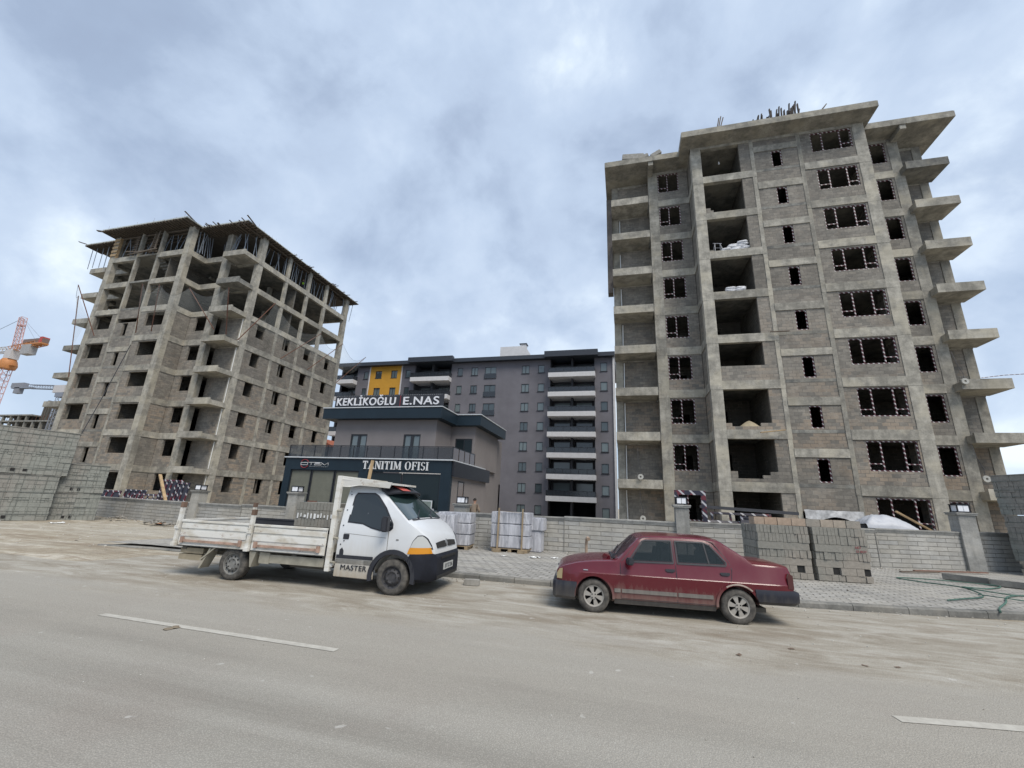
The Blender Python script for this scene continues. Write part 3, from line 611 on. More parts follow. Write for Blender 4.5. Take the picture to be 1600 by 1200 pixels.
class OM(MB):
    def __init__(s,ox,oy): super().__init__(); s.ox=ox; s.oy=oy
    def box(s,x0,x1,y0,y1,z0,z1): return MB.box(s,x0-s.ox,x1-s.ox,y0-s.oy,y1-s.oy,z0,z1)
X0,Y0=-48,61.5
def gm(): return OM(X0,Y0)
ZT=23.5
wins=[(-43.3,-42.5,1.32),(-41.0,-39.8,1.32),(-38.0,-36.85,1.32),(-35.3,-34.4,1.32),(-25.9,-25.0,1.32),(-23.5,-22.4,1.32),(-21.2,-19.3,1.9),(-15.1,-13.9,1.3),(-12.5,-11.5,1.25),(-3.05,-2.05,1.35)]
bals=[(-47.6,-44.6),(-33.6,-27.0),(-10.6,-3.9)]
m=gm(); cur=-47.8
segs=[]
for a,b in bals: segs.append((cur,a)); cur=b
segs.append((cur,-1.25))
for a,b in segs:
    hs=[(w0,w1,ZT-.8-h-3*j+ (0),ZT-.8-3*j) for w0,w1,h in wins if a<w0<b for j in range(8)]
    # stack of storeys so holes sort cleanly
    for j in range(8):
        z1=ZT-3*j; z0=max(-.1,z1-3); 
        if j==7: z0=-.1
        wh=[(w0,w1,ZT-.8-h-3*j,ZT-.8-3*j) for w0,w1,h in wins if a<w0<b]
        xs=a
        for w0,w1,c0,c1 in sorted(wh):
            m.box(xs,w0,61.5,61.8,z0,z1); m.box(w0,w1,61.5,61.8,z0,c0); m.box(w0,w1,61.5,61.8,c1,z1); xs=w1
        m.box(xs,b,61.5,61.8,z0,z1)
m.box(-47.8,-47.5,61.8,75,0,ZT); m.box(-1.5,-1.25,61.8,75,0,ZT); m.box(-47.5,-1.5,74.7,75,0,ZT)
m.build('wall',GR,gb)
m=gm(); m.box(-42.0,-36.1,61.44,61.5,16.6,ZT)
m2=gm()
# ochre panel with holes at its windows
m=gm()
for j in range(2):
    z1=ZT-.0-3*j; z0=z1-3.0; hs=[(w0,w1,ZT-.8-h-3*j,ZT-.8-3*j) for w0,w1,h in wins[1:3]]; xs=-42.0
    for w0,w1,c0,c1 in hs: m.box(xs,w0,61.43,61.497,z0,z1); m.box(w0,w1,61.43,61.497,z0,c0); m.box(w0,w1,61.43,61.497,c1,z1); xs=w1
    m.box(xs,-36.1,61.43,61.497,z0,z1)
m.box(-42.0,-36.1,61.43,61.497,8,ZT-6)
m.build('ochre_panel',YEL,gb)
m=gm(); m.box(-42.2,-42.0,61.40,61.497,8,ZT); m.box(-36.1,-35.9,61.40,61.497,8,ZT); m.build('panel_trim',WH,gb)
rg=random.Random(8)
for w0,w1,h in wins:
    for j in range(8):
        c1=ZT-.8-3*j; c0=c1-h
        if c1<1: continue
        m=gm(); t=.07
        m.box(w0,w0+t,61.56,61.64,c0,c1); m.box(w1-t,w1,61.56,61.64,c0,c1); m.box(w0+t,w1-t,61.56,61.64,c0,c0+t); m.box(w0+t,w1-t,61.56,61.64,c1-t,c1)
        if w1-w0>1.05 : mid=(w0+w1)/2; m.box(mid-.04,mid+.04,61.565,61.635,c0+t,c1-t)
        m.box(w0-.06,w1+.06,61.40,61.55,c0-.07,c0-.005); o=m.build('window',FRM,gb)
        m=gm(); m.box(w0+t,w1-t,61.6,61.61,c0+t,c1-t); m.build('pane',PANEW if rg.random()<.62 else GLASS,o)
        if w1-w0>1.5:
            m=gm(); m.box(w0-.05,w1+.05,61.40,61.43,c0,c0+.75); m.box(w0-.05,w1+.05,61.40,61.44,c0+.75,c0+.8); m.build('juliet_rail',GLASSB,gb)
for a,b in bals:
    for j in range(8):
        zf=ZT-2.45-3*j
        if zf<.2: continue
        o=gm(); o.box(a-.12,b+.12,60.3,63.6,zf-.70,zf); o=o.build('balcony',WH,gb)
        m=gm(); m.box(a-.1,b+.1,60.33,60.37,zf+.0,zf+.72); m.box(a-.1,a-.06,60.37,61.5,zf,zf+.72); m.box(b+.06,b+.1,60.37,61.5,zf,zf+.72); m.build('glass_rail',GLASSB,o)
        m=gm(); 
        for q in range(int((b-a)/1.1)+1): x=a-.08+q*((b-a+.16)/int((b-a)/1.1)); m.box(x-.025,x+.025,60.30,60.40,zf,zf+.77)
        m.box(a-.1,b+.1,60.29,60.41,zf+.73,zf+.77); m.build('rail_post',FRM,o)
        m=gm(); 
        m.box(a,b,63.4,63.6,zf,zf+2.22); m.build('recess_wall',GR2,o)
        m=gm(); mid=(a+b)/2
        for q in ([(a+.5,mid-.5),(mid+.5,b-.5)] if b-a>4 else [(a+.4,b-.4)]): m.box(q[0],q[1],63.33,63.39,zf+.05,zf+1.9)
        m.build('balcony_door',PANEW if rg.random()<.6 else GLASS,o)
    m=gm(); 
    if b-a>4: m.box((a+b)/2-.14,(a+b)/2+.14,61.4,63.4,0,ZT)
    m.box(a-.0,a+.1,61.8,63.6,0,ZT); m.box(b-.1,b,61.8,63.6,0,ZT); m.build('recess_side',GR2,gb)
m=gm(); m.box(-48.6,-.9,60.6,75.6,ZT,ZT+.62); m.box(-34.2,-26.3,59.8,60.6,ZT,ZT+.85); m.box(-11.3,-3.3,59.8,60.6,ZT-.05,ZT+.85); m.build('roof_edge',ROOFD,gb)
m=gm(); m.box(-20.2,-15.8,66,70,ZT+.6,ZT+4.3); m.add([(x-X0,y-Y0,z) for x,y,z in ((-15.8,66,ZT+.6),(-15.8,70,ZT+.6),(-13.6,70,ZT+.6),(-13.6,66,ZT+.6),(-15.8,66,ZT+4.3),(-15.8,70,ZT+4.3))],[(0,3,4),(1,5,2),(3,2,5,4),(0,4,5,1),(0,1,2,3)]); m.build('stair_head',WH,gb)
m=gm(); m.box(-16.9,-15.9,67,68,ZT+4.3,ZT+5.0); m.build('chimney',WH,gb)
m=gm(); m.box(-17.05,-15.75,66.85,68.15,ZT+5.0,ZT+5.15); m.build('chimney_cap',ROOFD,gb)
m=gm(); m.box(-1.25,-.95,61.3,61.55,0,ZT); m.build('corner_strip',WH,gb)
# ---------------- sales office ----------------
NAVY=sm('navy_cladding',(.010,.022,.034),.5,var=.2,scale=.8,bs=.03,spec=.3); OFW=sm('taupe_render',(.20,.185,.185),.9,var=.1,scale=.8,bs=.2); CAPW=sm('pale_metal_edge',(.50,.53,.56),.5,var=.1)
SHOPG=mat('shop_glass',(.012,.02,.024),rough=.08,spec=.25); BLIND=sm('pale_blind',(.135,.14,.115),.8,var=.12); FROST=mat('frosted_glass',(.07,.10,.12),rough=.35)
LET=mat('white_letter',(.62,.63,.66),rough=.6); LETD=sm('brushed_letter',(.62,.64,.66),.45,var=.2,scale=14); REDL=mat('red_letter',(.22,.025,.035),rough=.5)
of=empty('office_building',(-22,24.2,0),label='low two storey sales office in navy cladding and taupe render with white lettering',cat='building')
X1,Y1=-22,24.2
def om(): return OM(X1,Y1)
def ob(name,m_,bx,par=None,bev=0):
    m=om()
    for q in bx: m.box(*q)
    return m.build(name,m_,par or of,bevel=bev)
ob('fascia',NAVY,[(-22.1,-10.1,24.2,24.5,3.36,4.12),(-22.1,-21.6,24.203,24.5,0,3.36),(-10.75,-10.1,24.203,24.5,0,3.36),(-16.4,-15.75,24.206,24.5,0,3.36),(-22.1,-21.8,24.5,36,0,4.12)])
ob('fascia_edge',CAPW,[(-22.2,-10.0,24.1,24.5,4.12,4.19),(-10.3,-10.0,24.5,30.6,4.12,4.19)])
ob('side_fascia',sm('dark_side_cladding',(.013,.015,.022),.5,bs=.02),[(-10.1,-9.95,24.35,31.2,3.2,4.1),(-10.6,-9.95,31.2,31.5,3.2,4.1)])
ob('wall',OFW,[(-10.4,-10.15,24.5,25.6,0,3.2),(-10.4,-10.15,26.7,31.2,0,3.2),(-10.4,-10.15,25.6,26.7,0,.9),(-10.4,-10.15,25.6,26.7,3.0,3.2),(-21.8,-10.4,35.6,36,0,3.3),(-10.6,-10.4,31.2,36,0,6.9)])
for q in range(1): pass
w=ob('side_window',FRM,[(-10.3,-10.13,25.6,25.68,.9,3.0),(-10.3,-10.13,26.62,26.7,.9,3.0),(-10.3,-10.13,25.68,26.62,.9,.98),(-10.3,-10.13,25.68,26.62,2.92,3.0)]); ob('pane',mat('amber_glass',(.10,.05,.012),rough=.15,spec=.7),[(-10.16,-10.15,25.68,26.62,.98,2.92)],w)
o=ob('ground_slab',CONC2,[(-21.8,-10.4,24.5,35.6,-.1,.12)]); ob('deck',OFW,[(-21.8,-10.4,24.5,31.2,3.9,4.1)])
sh=[(-21.6,-20.02),(-19.95,-18.24),(-18.17,-16.42)]
for i,(a,b) in enumerate(sh):
    w=ob('shop_window',FRM,[(a,a+.05,24.27,24.33,.15,3.34),(b-.05,b,24.27,24.33,.15,3.34),(a+.05,b-.05,24.27,24.33,.15,.2),(a+.05,b-.05,24.27,24.33,3.29,3.34)])
    ob('blind',BLIND,[(a+.05,b-.05,24.33,24.35,1.35,3.29)],w); ob('frosted_band',FROST,[(a+.05,b-.05,24.30,24.32,.2,1.35)],w)
for a,b in ((-15.75,-13.4),(-13.33,-10.76)):
    w=ob('shop_window',FRM,[(a,a+.05,24.27,24.33,.15,3.3),(b-.05,b,24.27,24.33,.15,3.3),(a+.05,b-.05,24.27,24.33,.15,.2),(a+.05,b-.05,24.27,24.33,3.25,3.3)])
    ob('pane',SHOPG,[(a+.05,b-.05,24.29,24.31,1.2,3.25)],w); ob('frosted_band',FROST,[(a+.05,b-.05,24.30,24.32,.2,1.2)],w)
w=ob('notice_board',CAPW,[(-11.9,-11.1,24.1,24.14,.5,1.75)]); ob('notice_sheet',sm('grey_sheet',(.16,.2,.19),.6),[(-11.84,-11.16,24.08,24.1,.56,1.69)],w)
# upper storey: two volumes
ob('upper_wall',OFW,[(-19.8,-18.5,25.8,26.0,4.1,7.2),(-17.2,-14.4,25.8,26.0,4.1,7.2),(-13.15,-12.05,25.8,26.0,4.1,7.2),(-18.5,-17.2,25.8,26,5.98,7.2),(-14.4,-13.15,25.8,26,5.98,7.2),(-19.8,-19.6,26.0,34,4.1,7.2),(-12.25,-12.05,26.0,28.4,4.1,7.2),(-12.25,-11.7,28.4,28.6,4.1,7.2),(-10.4,-10.2,28.4,28.6,4.1,7.2),(-11.7,-10.4,28.4,28.6,6.1,7.2),(-10.4,-10.2,28.6,34,4.1,7.2),(-19.6,-10.4,33.8,34,4.1,7.2)])
for a,b in ((-18.5,-17.2),(-14.4,-13.15)):
    mid=(a+b)/2
    w=ob('french_window',FRM,[(a,a+.09,25.84,25.94,4.1,5.98),(b-.09,b,25.84,25.94,4.1,5.98),(mid-.1,mid+.1,25.84,25.94,4.1,5.9),(a+.09,b-.09,25.84,25.94,5.89,5.98)])
    st_=om()
    for i in range(9): st_.box(a+.09,b-.09,25.93,25.945,4.15+i*.2,4.27+i*.2)
    st_.build('zebra_blind',CURT,w); ob('pane',PANEW,[(a+.09,b-.09,25.9,25.91,4.1,5.89)],w)
w=ob('terrace_door',FRM,[(-11.7,-10.4,28.42,28.5,4.1,6.1)]); ob('pane',SHOPG,[(-11.6,-11.05,28.40,28.42,4.2,6.0),(-10.98,-10.45,28.40,28.42,4.2,6.0)],w)
ro=om()
for z0,z1,g_ in ((6.98,7.72,0),):
    ro.box(-20.6,-11.5,25.2,34.6,z0,z1); ro.box(-11.5,-9.7,27.9,34.6,z0,z1)
ro.build('roof_fascia',NAVY,of)
ob('roof_edge',CAPW,[(-20.65,-11.45,25.15,25.45,7.72,7.78),(-11.75,-11.45,25.45,27.85,7.72,7.78),(-11.45,-9.65,27.85,28.1,7.72,7.78),(-9.95,-9.65,28.1,34.6,7.72,7.78),(-20.65,-20.35,25.45,34.6,7.72,7.78)])
for i in range(12):
    a=-22.0+i*(11.9/12)
    ob('rail_panel',mat('smoked_rail_glass',(.02,.028,.038),rough=.1,spec=.6,alpha=.5),[(a+.03,a+.96,24.26,24.28,4.2,4.93)]); 
ob('rail_post',FRM,[(-22.0+i*(11.9/12)-.02,-22.0+i*(11.9/12)+.02,24.24,24.30,4.19,4.98) for i in range(13)]+[(-22.02,-10.08,24.235,24.305,4.95,4.99)])
ob('side_rail',mat('amber_rail_glass',(.06,.03,.012),rough=.12,spec=.7),[(-10.13,-10.11,24.3,28.3,4.2,4.95)]); ob('side_rail_post',FRM,[(-10.15,-10.09,24.3+i*1.0,24.34+i*1.0,4.19,4.98) for i in range(5)]+[(-10.15,-10.09,24.3,28.34,4.95,4.99)])
# rooftop name board
sb=ob('roof_sign',sm('dark_sign_board',(.022,.025,.033),.6,bs=.0),[(-20.3,-11.75,25.9,25.96,7.78,8.82)])
def lab_(name,s,size,m_,x,y,z,par,**k): return text(name,s,size,m_,par,(x-X1,y-Y1,z),**k)
def fit(o,w):
    me=o.data; xs=[v.co.x for v in me.vertices]; cw=max(xs)-min(xs); o.scale=(w/cw,1,1)
lt=lab_('lettering','KEKLİKOĞLU',.78,LET,-17.76,25.87,8.31,sb,off=.012,ext=.03,space=1.08); fit(lt,4.75)
lt=lab_('lettering','E.NAS',.78,LET,-13.45,25.87,8.31,sb,off=.012,ext=.03,space=1.1); fit(lt,2.7)
ob('divider',REDL,[(-15.05,-15.01,25.87,25.9,7.9,8.75)],sb)
m=om(); 
for i in range(60):
    for zz_ in (7.86,8.76): m.box(-20.2+i*.14,-20.16+i*.14,25.885,25.9,zz_,zz_+.03)
m.build('lamp_dots',sm('pale_dot',(.35,.36,.38),.5),sb)
# serif lettering drawn stroke by stroke
def serif(word,h,mt,parent,loc,wd):
    m=MB(); x=0
    def V(x0,a,b,w): m.prism([(x0-w/2,a),(x0+w/2,a),(x0+w/2,b),(x0-w/2,b)],-.03,.03)
    def SL(x0,z0,x1,z1,w): m.prism([(x0-w/2,z0),(x0+w/2,z0),(x1+w/2,z1),(x1-w/2,z1)],-.029,.029)
    def se(x0,z,w=.3): m.prism([(x0-w/2,z-.035),(x0+w/2,z-.035),(x0+w/2,z+.035),(x0-w/2,z+.035)],-.031,.031)
    def arc(cx,cz,rx,rz,a0,a1,w0,w1,n=14):
        pts=[]
        for i in range(n+1):
            a=a0+(a1-a0)*i/n; w=w0+(w1-w0)*abs(math.cos(a)); pts.append((a,w))
        for (a,w),(b,w_) in zip(pts,pts[1:]):
            m.prism([(cx+rx*math.cos(a),cz+rz*math.sin(a)),(cx+rx*math.cos(b),cz+rz*math.sin(b)),(cx+(rx-w_)*math.cos(b),cz+(rz-w_*.6)*math.sin(b)),(cx+(rx-w)*math.cos(a),cz+(rz-w*.6)*math.sin(a))],-.03,.03)
    for ch in word:
        if ch=='T': V(x+.33,0,1,.17); se(x+.33,.035); m.prism([(x,.9),(x+.66,.9),(x+.66,1),(x,1)],-.028,.028); V(x+.05,.74,.9,.07); V(x+.61,.74,.9,.07); x+=.78
        elif ch=='A': SL(x+.08,0,x+.36,1,.07); SL(x+.64,0,x+.38,1,.17); m.prism([(x+.2,.3),(x+.55,.3),(x+.54,.38),(x+.22,.38)],-.028,.028); se(x+.08,.035,.22); se(x+.66,.035,.28); x+=.86
        elif ch=='N': V(x+.12,0,1,.07); V(x+.66,0,1,.07); SL(x+.66,0,x+.14,1,.18); se(x+.12,.035,.24); se(x+.1,.965,.24); se(x+.66,.965,.24); x+=.86
        elif ch in 'Iİ': V(x+.16,0,1,.17); se(x+.16,.035,.32); se(x+.16,.965,.32); x+=.42
        elif ch=='M': V(x+.12,0,1,.07); V(x+.82,0,1,.17); SL(x+.47,.05,x+.16,1,.16); SL(x+.47,.05,x+.8,1,.07); se(x+.12,.035,.24); se(x+.82,.035,.3); se(x+.1,.965,.2); se(x+.84,.965,.26); x+=1.04
        elif ch=='O': arc(x+.38,.5,.38,.52,0,2*PI,.06,.17,26); x+=.88
        elif ch=='F': V(x+.16,0,1,.17); se(x+.16,.035,.32); m.prism([(x+.04,.92),(x+.62,.92),(x+.62,1),(x+.04,1)],-.028,.028); V(x+.58,.76,.92,.07); m.prism([(x+.2,.48),(x+.46,.48),(x+.46,.56),(x+.2,.56)],-.028,.028); V(x+.45,.4,.64,.06); x+=.72
        elif ch=='S': arc(x+.27,.74,.25,.27,R(20),R(270),.07,.13); arc(x+.27,.26,.27,.28,R(90),R(-160),.07,.14); x+=.64
        elif ch==' ': x+=.42
    s_=wd/x; 
    m.v=[(a*s_,b,c*h) for a,b,c in m.v]
    o=m.build('lettering',mt,parent); o.location=loc; return o
sgn=[c for c in COL.objects if c.name.startswith('fascia') and c.parent==of][0]
serif('TANITIM OFISI',.50,LETD,sgn,(-16.14-X1,24.15-Y1,3.5),4.62)
# emblem: two red arcs round a flat ring, thin wide letters beside it
m=MB()
for a0,a1 in ((R(25),R(155)),(R(205),R(335))):
    pts=[(math.cos(a0+(a1-a0)*i/12)*.30,0,math.sin(a0+(a1-a0)*i/12)*.27) for i in range(13)]; m.tube(pts,.028,6)
o=m.build('emblem_arc',REDL,sgn); o.location=(-20.55-X1,24.16-Y1,3.74)
m=MB(); rr2=[(-.27,.07),(.24,.07),(.24,-.07),(.2,-.08),(-.27,-.08),(-.28,0)]
m.tube([(x,0,z) for x,z in rr2+rr2[:1]],.018,5)
def pl(*p): m.tube([(x,0,z) for x,z in p],.016,5)
pl((.3,.08),(1.25,.08)); pl((.52,.08),(.52,-.08)); pl((.8,0),(1.2,0)); pl((.8,0),(.78,-.08),(1.28,-.08)); pl((.82,.05),(1.22,.05)); pl((1.3,-.08),(1.3,.08),(1.55,-.07),(1.83,.08),(1.83,-.08))
o=m.build('emblem_lettering',LETD,sgn); o.location=(-20.55-X1,24.15-Y1,3.74)
lt=lab_('small_lettering','MANAGEMENT',.095,sm('dim_letter',(.22,.25,.28),.5),-19.42,24.16,3.56,sgn,ext=.01,space=1.5); fit(lt,1.45)
# ---------------- far things on the left ----------------
fb=empty('unfinished_building',(-245,110,0),label='distant low unfinished concrete frame at far left behind the block stacks',cat='building')
m=MB()
for z in (8,12.2,16.4,20.5,24.6,27): m.box(0,34 if z<26 else 22,0,14,z-.5,z)
m.build('floor_slab',CONC2,fb)
for i in range(8): MB().box(i*4.6,i*4.6+.8,.2,1,0,27 if i<5 else 24.6).build('column',CONC2,fb)
m=MB(); m.box(0,34,6,6.3,0,26.9); m.box(1,33,3,3.3,0,20); m.box(24,33,2,2.3,20,24); m.build('infill_wall',BRICKD,fb)
m=MB(); m.box(21.5,22.4,3,3.8,24.6,32); m.box(22.7,23.6,3,3.8,24.6,33.2); m.box(24.0,25,3,4,24.6,32.2); m.box(31,34.5,1,4,24.6,31); m.build('core_shutter',PLY,fb)
m=MB()
for i in range(16): m.tube([(i*2.1,1,24.6),(i*2.1+.2,1,26.2+random.random())],.06,4)
m.build('starter_bar',RUST,fb)
CRY=sm('crane_orange',(.46,.19,.06),.6,var=.25); CRW=sm('crane_white',(.50,.48,.47),.6,var=.2); CRG=sm('crane_grey',(.20,.22,.26),.6,var=.2)
def lattice(m,a,b,w,n,r):
    a,b=Vector(a),Vector(b); d=(b-a).normalized(); u=Vector((0,1,0)) if abs(d.y)<.9 else Vector((1,0,0)); x=d.cross(u).normalized()*w/2; r*=.8; y=x.cross(d).normalized()*w/2
    cs=[x+y,x-y,-x-y,-x+y]
    for c in cs: m.tube([a+c,b+c],r,4)
    for i in range(n):
        p,q=a.lerp(b,i/n),a.lerp(b,(i+1)/n)
        for j in range(4): m.tube([p+cs[j],q+cs[(j+1)%4]],r*.6,4); m.tube([q+cs[j],q+cs[(j+1)%4]],r*.6,4)
cr=empty('tower_crane',(-181,80,0),label='orange and white tower crane with red tipped counter jib, nearest at far left edge',cat='crane')
m=MB(); lattice(m,(0,0,0),(0,0,34.5),2.0,18,.13); m.build('mast',sm('crane_pinkish',(.50,.30,.28),.6),cr)
m=MB(); m.lathe([(0,34.3),(1.9,34.3),(2.2,35.4),(1.9,36.6),(1.5,37.4),(0,37.4)],14,axis='z'); m.box(1.5,3.6,-.6,.6,35.2,35.5); m.build('slewing_ring',CRY,cr,smooth=True)
m=MB(); m.box(-1.2,1.7,-1.1,1.1,37.4,40.2); m.build('cab',CRW,cr)
m=MB(); lattice(m,(-1.5,0,40.6),(13.2,0,42.2),1.5,9,.15); m.box(6,13.4,-.9,.9,41.6,42.0); m.build('counter_jib',CRY,cr)
m=MB(); m.box(5.2,9.2,-.9,.9,38.6,41.6); m.build('counterweight',sm('pale_concrete',(.33,.33,.33),.9),cr)
m=MB(); m.box(4.5,10,-.7,.7,42,43.4); m.box(10,13.4,-.8,.8,42,43.4); m.build('winch_house',sm('crane_dark',(.18,.12,.1),.7),cr)
m=MB(); m.box(12,13.2,-.9,.9,42,43.8); m.build('red_tip',sm('crane_red',(.42,.06,.05),.6),cr)
m=MB(); lattice(m,(.8,0,41),(-1.2,0,51.3),1.3,8,.13); m.tube([(-1.2,0,51.3),(3.5,0,41.6)],.1,4); m.box(-1.6,.4,-.5,.5,48.4,48.7); m.build('tower_head',MATS['crane_pinkish'],cr)
m=MB(); lattice(m,(-1.5,0,40.6),(-46,0,40.0),1.5,26,.13); m.build('jib',CRW,cr)
m=MB(); m.tube([(-1.2,0,51.2),(-30,0,41.2)],.07,4); m.tube([(-1.2,0,51.2),(12.5,0,42.6)],.05,4); m.tube([(-1.2,0,51.2),(9,0,42.8)],.05,4); m.build('stay_cable',CRG,cr)
cr=empty('tower_crane',(-210,110,0),label='smaller grey tower crane, its counter jib pointing left below the orange one',cat='crane')
m=MB(); lattice(m,(0,0,0),(0,0,33.5),1.8,16,.14); m.build('mast',CRG,cr)
m=MB(); m.box(-4,2.2,-1,1,35.3,38.2); m.build('cab',CRW,cr)
m=MB(); m.box(-2,2,-1,1,33.5,35.3); m.build('slewing_ring',CRG,cr)
m=MB(); lattice(m,(-1.5,0,37.4),(-20,0,38.3),1.5,12,.12); m.box(-29.5,-18,-.8,.8,37.6,38.1); m.build('counter_jib',CRG,cr)
m=MB(); m.box(-30,-22.5,-.8,.8,38.1,39.9); m.box(-27.5,-24.5,-.8,.8,35.6,38); m.build('counterweight',sm('crane_block',(.22,.23,.26),.8),cr)
m=MB(); lattice(m,(2,0,37.4),(30,0,37.4),1.4,16,.12); m.build('jib',CRG,cr)
# small house with a red roof between the towers
hs=empty('house',(-46.5,54,0),label='far low building with a reddish tiled roof glimpsed between left tower and office',cat='house')
m=MB(); m.box(0,4.8,0,5,0,8.7); m.build('wall',OFW,hs)
m=MB(); m.prism([(-.4,8.6),(5.2,8.6),(5.2,8.75),(2.4,10.0),(-.4,8.75)],-.4,5.4); m.build('roof',sm('red_roof_tile',(.36,.12,.07),.85,var=.3,scale=4),hs)
m=MB()
for z in (1,4,6.6): m.box(3.2,4.2,-.03,0,z,z+1.3)
m.build('window',GLASS,hs)
# ---------------- boundary wall ----------------
WALLB=mat('grey_wall_block',rough=.93,spec=.2,build=m_brick((.36,.36,.345),(.44,.435,.41),(.40,.385,.345),bw=.8,bh=.155,mort=(.27,.265,.25),ms=.011,bumpst=.9))
WCAP=mat('wall_coping',rough=.9,spec=.2,build=m_concrete((.30,.30,.285),(.43,.425,.40),(.42,.40,.35)))
bw=empty('boundary_wall',(0,17,0),label='long grey block boundary wall with coping and square pillars behind the pavement',cat='wall')
def wall_h(x): return 1.13 if x<-20 else (1.13+.25*(x+20)/16 if x<-4 else (1.38+(x+4)*.0085))
for (x0,y0),(x1,y1) in zip(WL,WL[1:]):
    L=math.hypot(x1-x0,y1-y0); dx,dy=(x1-x0)/L,(y1-y0)/L; ang=math.atan2(dy,dx); n=max(1,round(L/4.2))
    for i in range(n):
        a,b=L*i/n,L*(i+1)/n; h=wall_h(x0+dx*(a+b)/2); gap=.004
        e=empty('tmp'); bpy.data.objects.remove(e)
        m=MB(); m.box(a+gap,b-gap,0,.22,0,h-.14); m.box(a+gap,b-gap,-.015,.0,0,.1)
        rows=int((h-.34)/.205)
        o=m.build('wall_panel',WALLB,bw); o.location=(x0,y0-17,0); o.rotation_euler=(0,0,ang)
        m=MB(); m.box(a+gap,b-gap,-.02,.24,h-.14,h-.10); m.box(a+gap,b-gap,-.035,.255,h-.10,h-.055); m.box(a+gap,b-gap,-.055,.275,h-.055,h)
        c=m.build('coping',WCAP,o,bevel=.006)
        m=MB(); m.box(a-.01,a+.015,-.02,-.004,.1,h-.16); c=m.build('joint_strip',sm('joint_mortar',(.22,.215,.2),.95),o)
LAMPF=sm('lamp_black',(.012,.014,.02),.5); LAMPG=mat('lamp_opal',(.78,.80,.84),rough=.3)
for x,y,h,w in ((-21.2,17.7,1.74,.5),(-14.95,17.3,1.86,.5),(-6.5,16.95,1.70,.5),(1.98,17.0,2.02,.46),(12.6,20.85,2.22,.55)):
    m=MB(); m.box(-w/2,w/2,-w/2+.02,w/2+.02,0,h-.1); p=m.build('pillar',WCAP,bw,bevel=.008); p.location=(x,y-17+.1,0)
    m=MB(); m.box(-w/2-.05,w/2+.05,-w/2-.03,w/2+.07,h-.1,h-.05); m.box(-w/2-.07,w/2+.07,-w/2-.05,w/2+.09,h-.05,h); m.build('cap',WCAP,p,bevel=.006)
    s_=1.0 if x>10 else .9
    m=MB(); 
    for ax in (-.19,.19):
        for ay in (-.17,.21): m.box(ax*s_-.018,ax*s_+.018,ay*s_-.018,ay*s_+.018,h,h+.3*s_)
    m.box(-.22*s_,.22*s_,-.2*s_,.24*s_,h+.27*s_,h+.31*s_); m.box(-.22*s_,.22*s_,-.2*s_,.24*s_,h,h+.04); l=m.build('lantern',LAMPF,p)
    m=MB(); m.box(-.165*s_,-.008,-.185*s_,.2*s_,h+.045,h+.265*s_); m.box(.008,.165*s_,-.185*s_,.2*s_,h+.045,h+.265*s_); m.build('glass',LAMPG,l)
# ---------------- block stacks ----------------
BLK=mat('stacked_block',rough=.95,spec=.15,build=lambda t,b:(setc(t,b,mixc(t,.5,mixc(t,ramp(t,noi(t,oc(t),.9,3),[(.42,0.),(.62,1.)]),(.245,.24,.215),(.30,.275,.24)),ramp(t,noi(t,oc(t),11,5,.7),[(.3,.55),(.66,1.1)]),'MULTIPLY')),bmp(t,b,noi(t,oc(t),25,4,.7),.6,.01)))
BLKG=mat('wrapped_block',rough=.75,spec=.3,build=lambda t,b:(setc(t,b,mixc(t,.55,mixc(t,ramp(t,noi(t,mapp(t,oc(t),(1,1,.6)),.8,3),[(.4,0.),(.6,1.)]),(.255,.245,.222),(.25,.26,.237)),ramp(t,noi(t,oc(t),7,5,.7),[(.3,.6),(.66,1.15)]),'MULTIPLY')),bmp(t,b,noi(t,oc(t),20,4,.7),.4,.01)))
BLKP=mat('pinkish_block',rough=.95,spec=.15,build=lambda t,b:(setc(t,b,mixc(t,.5,mixc(t,rnd(t),(.35,.31,.26),(.37,.27,.20)),ramp(t,noi(t,oc(t),9,5,.7),[(.3,.6),(.66,1.1)]),'MULTIPLY')),bmp(t,b,noi(t,oc(t),25,4,.7),.6,.01)))
rb=random.Random(12)
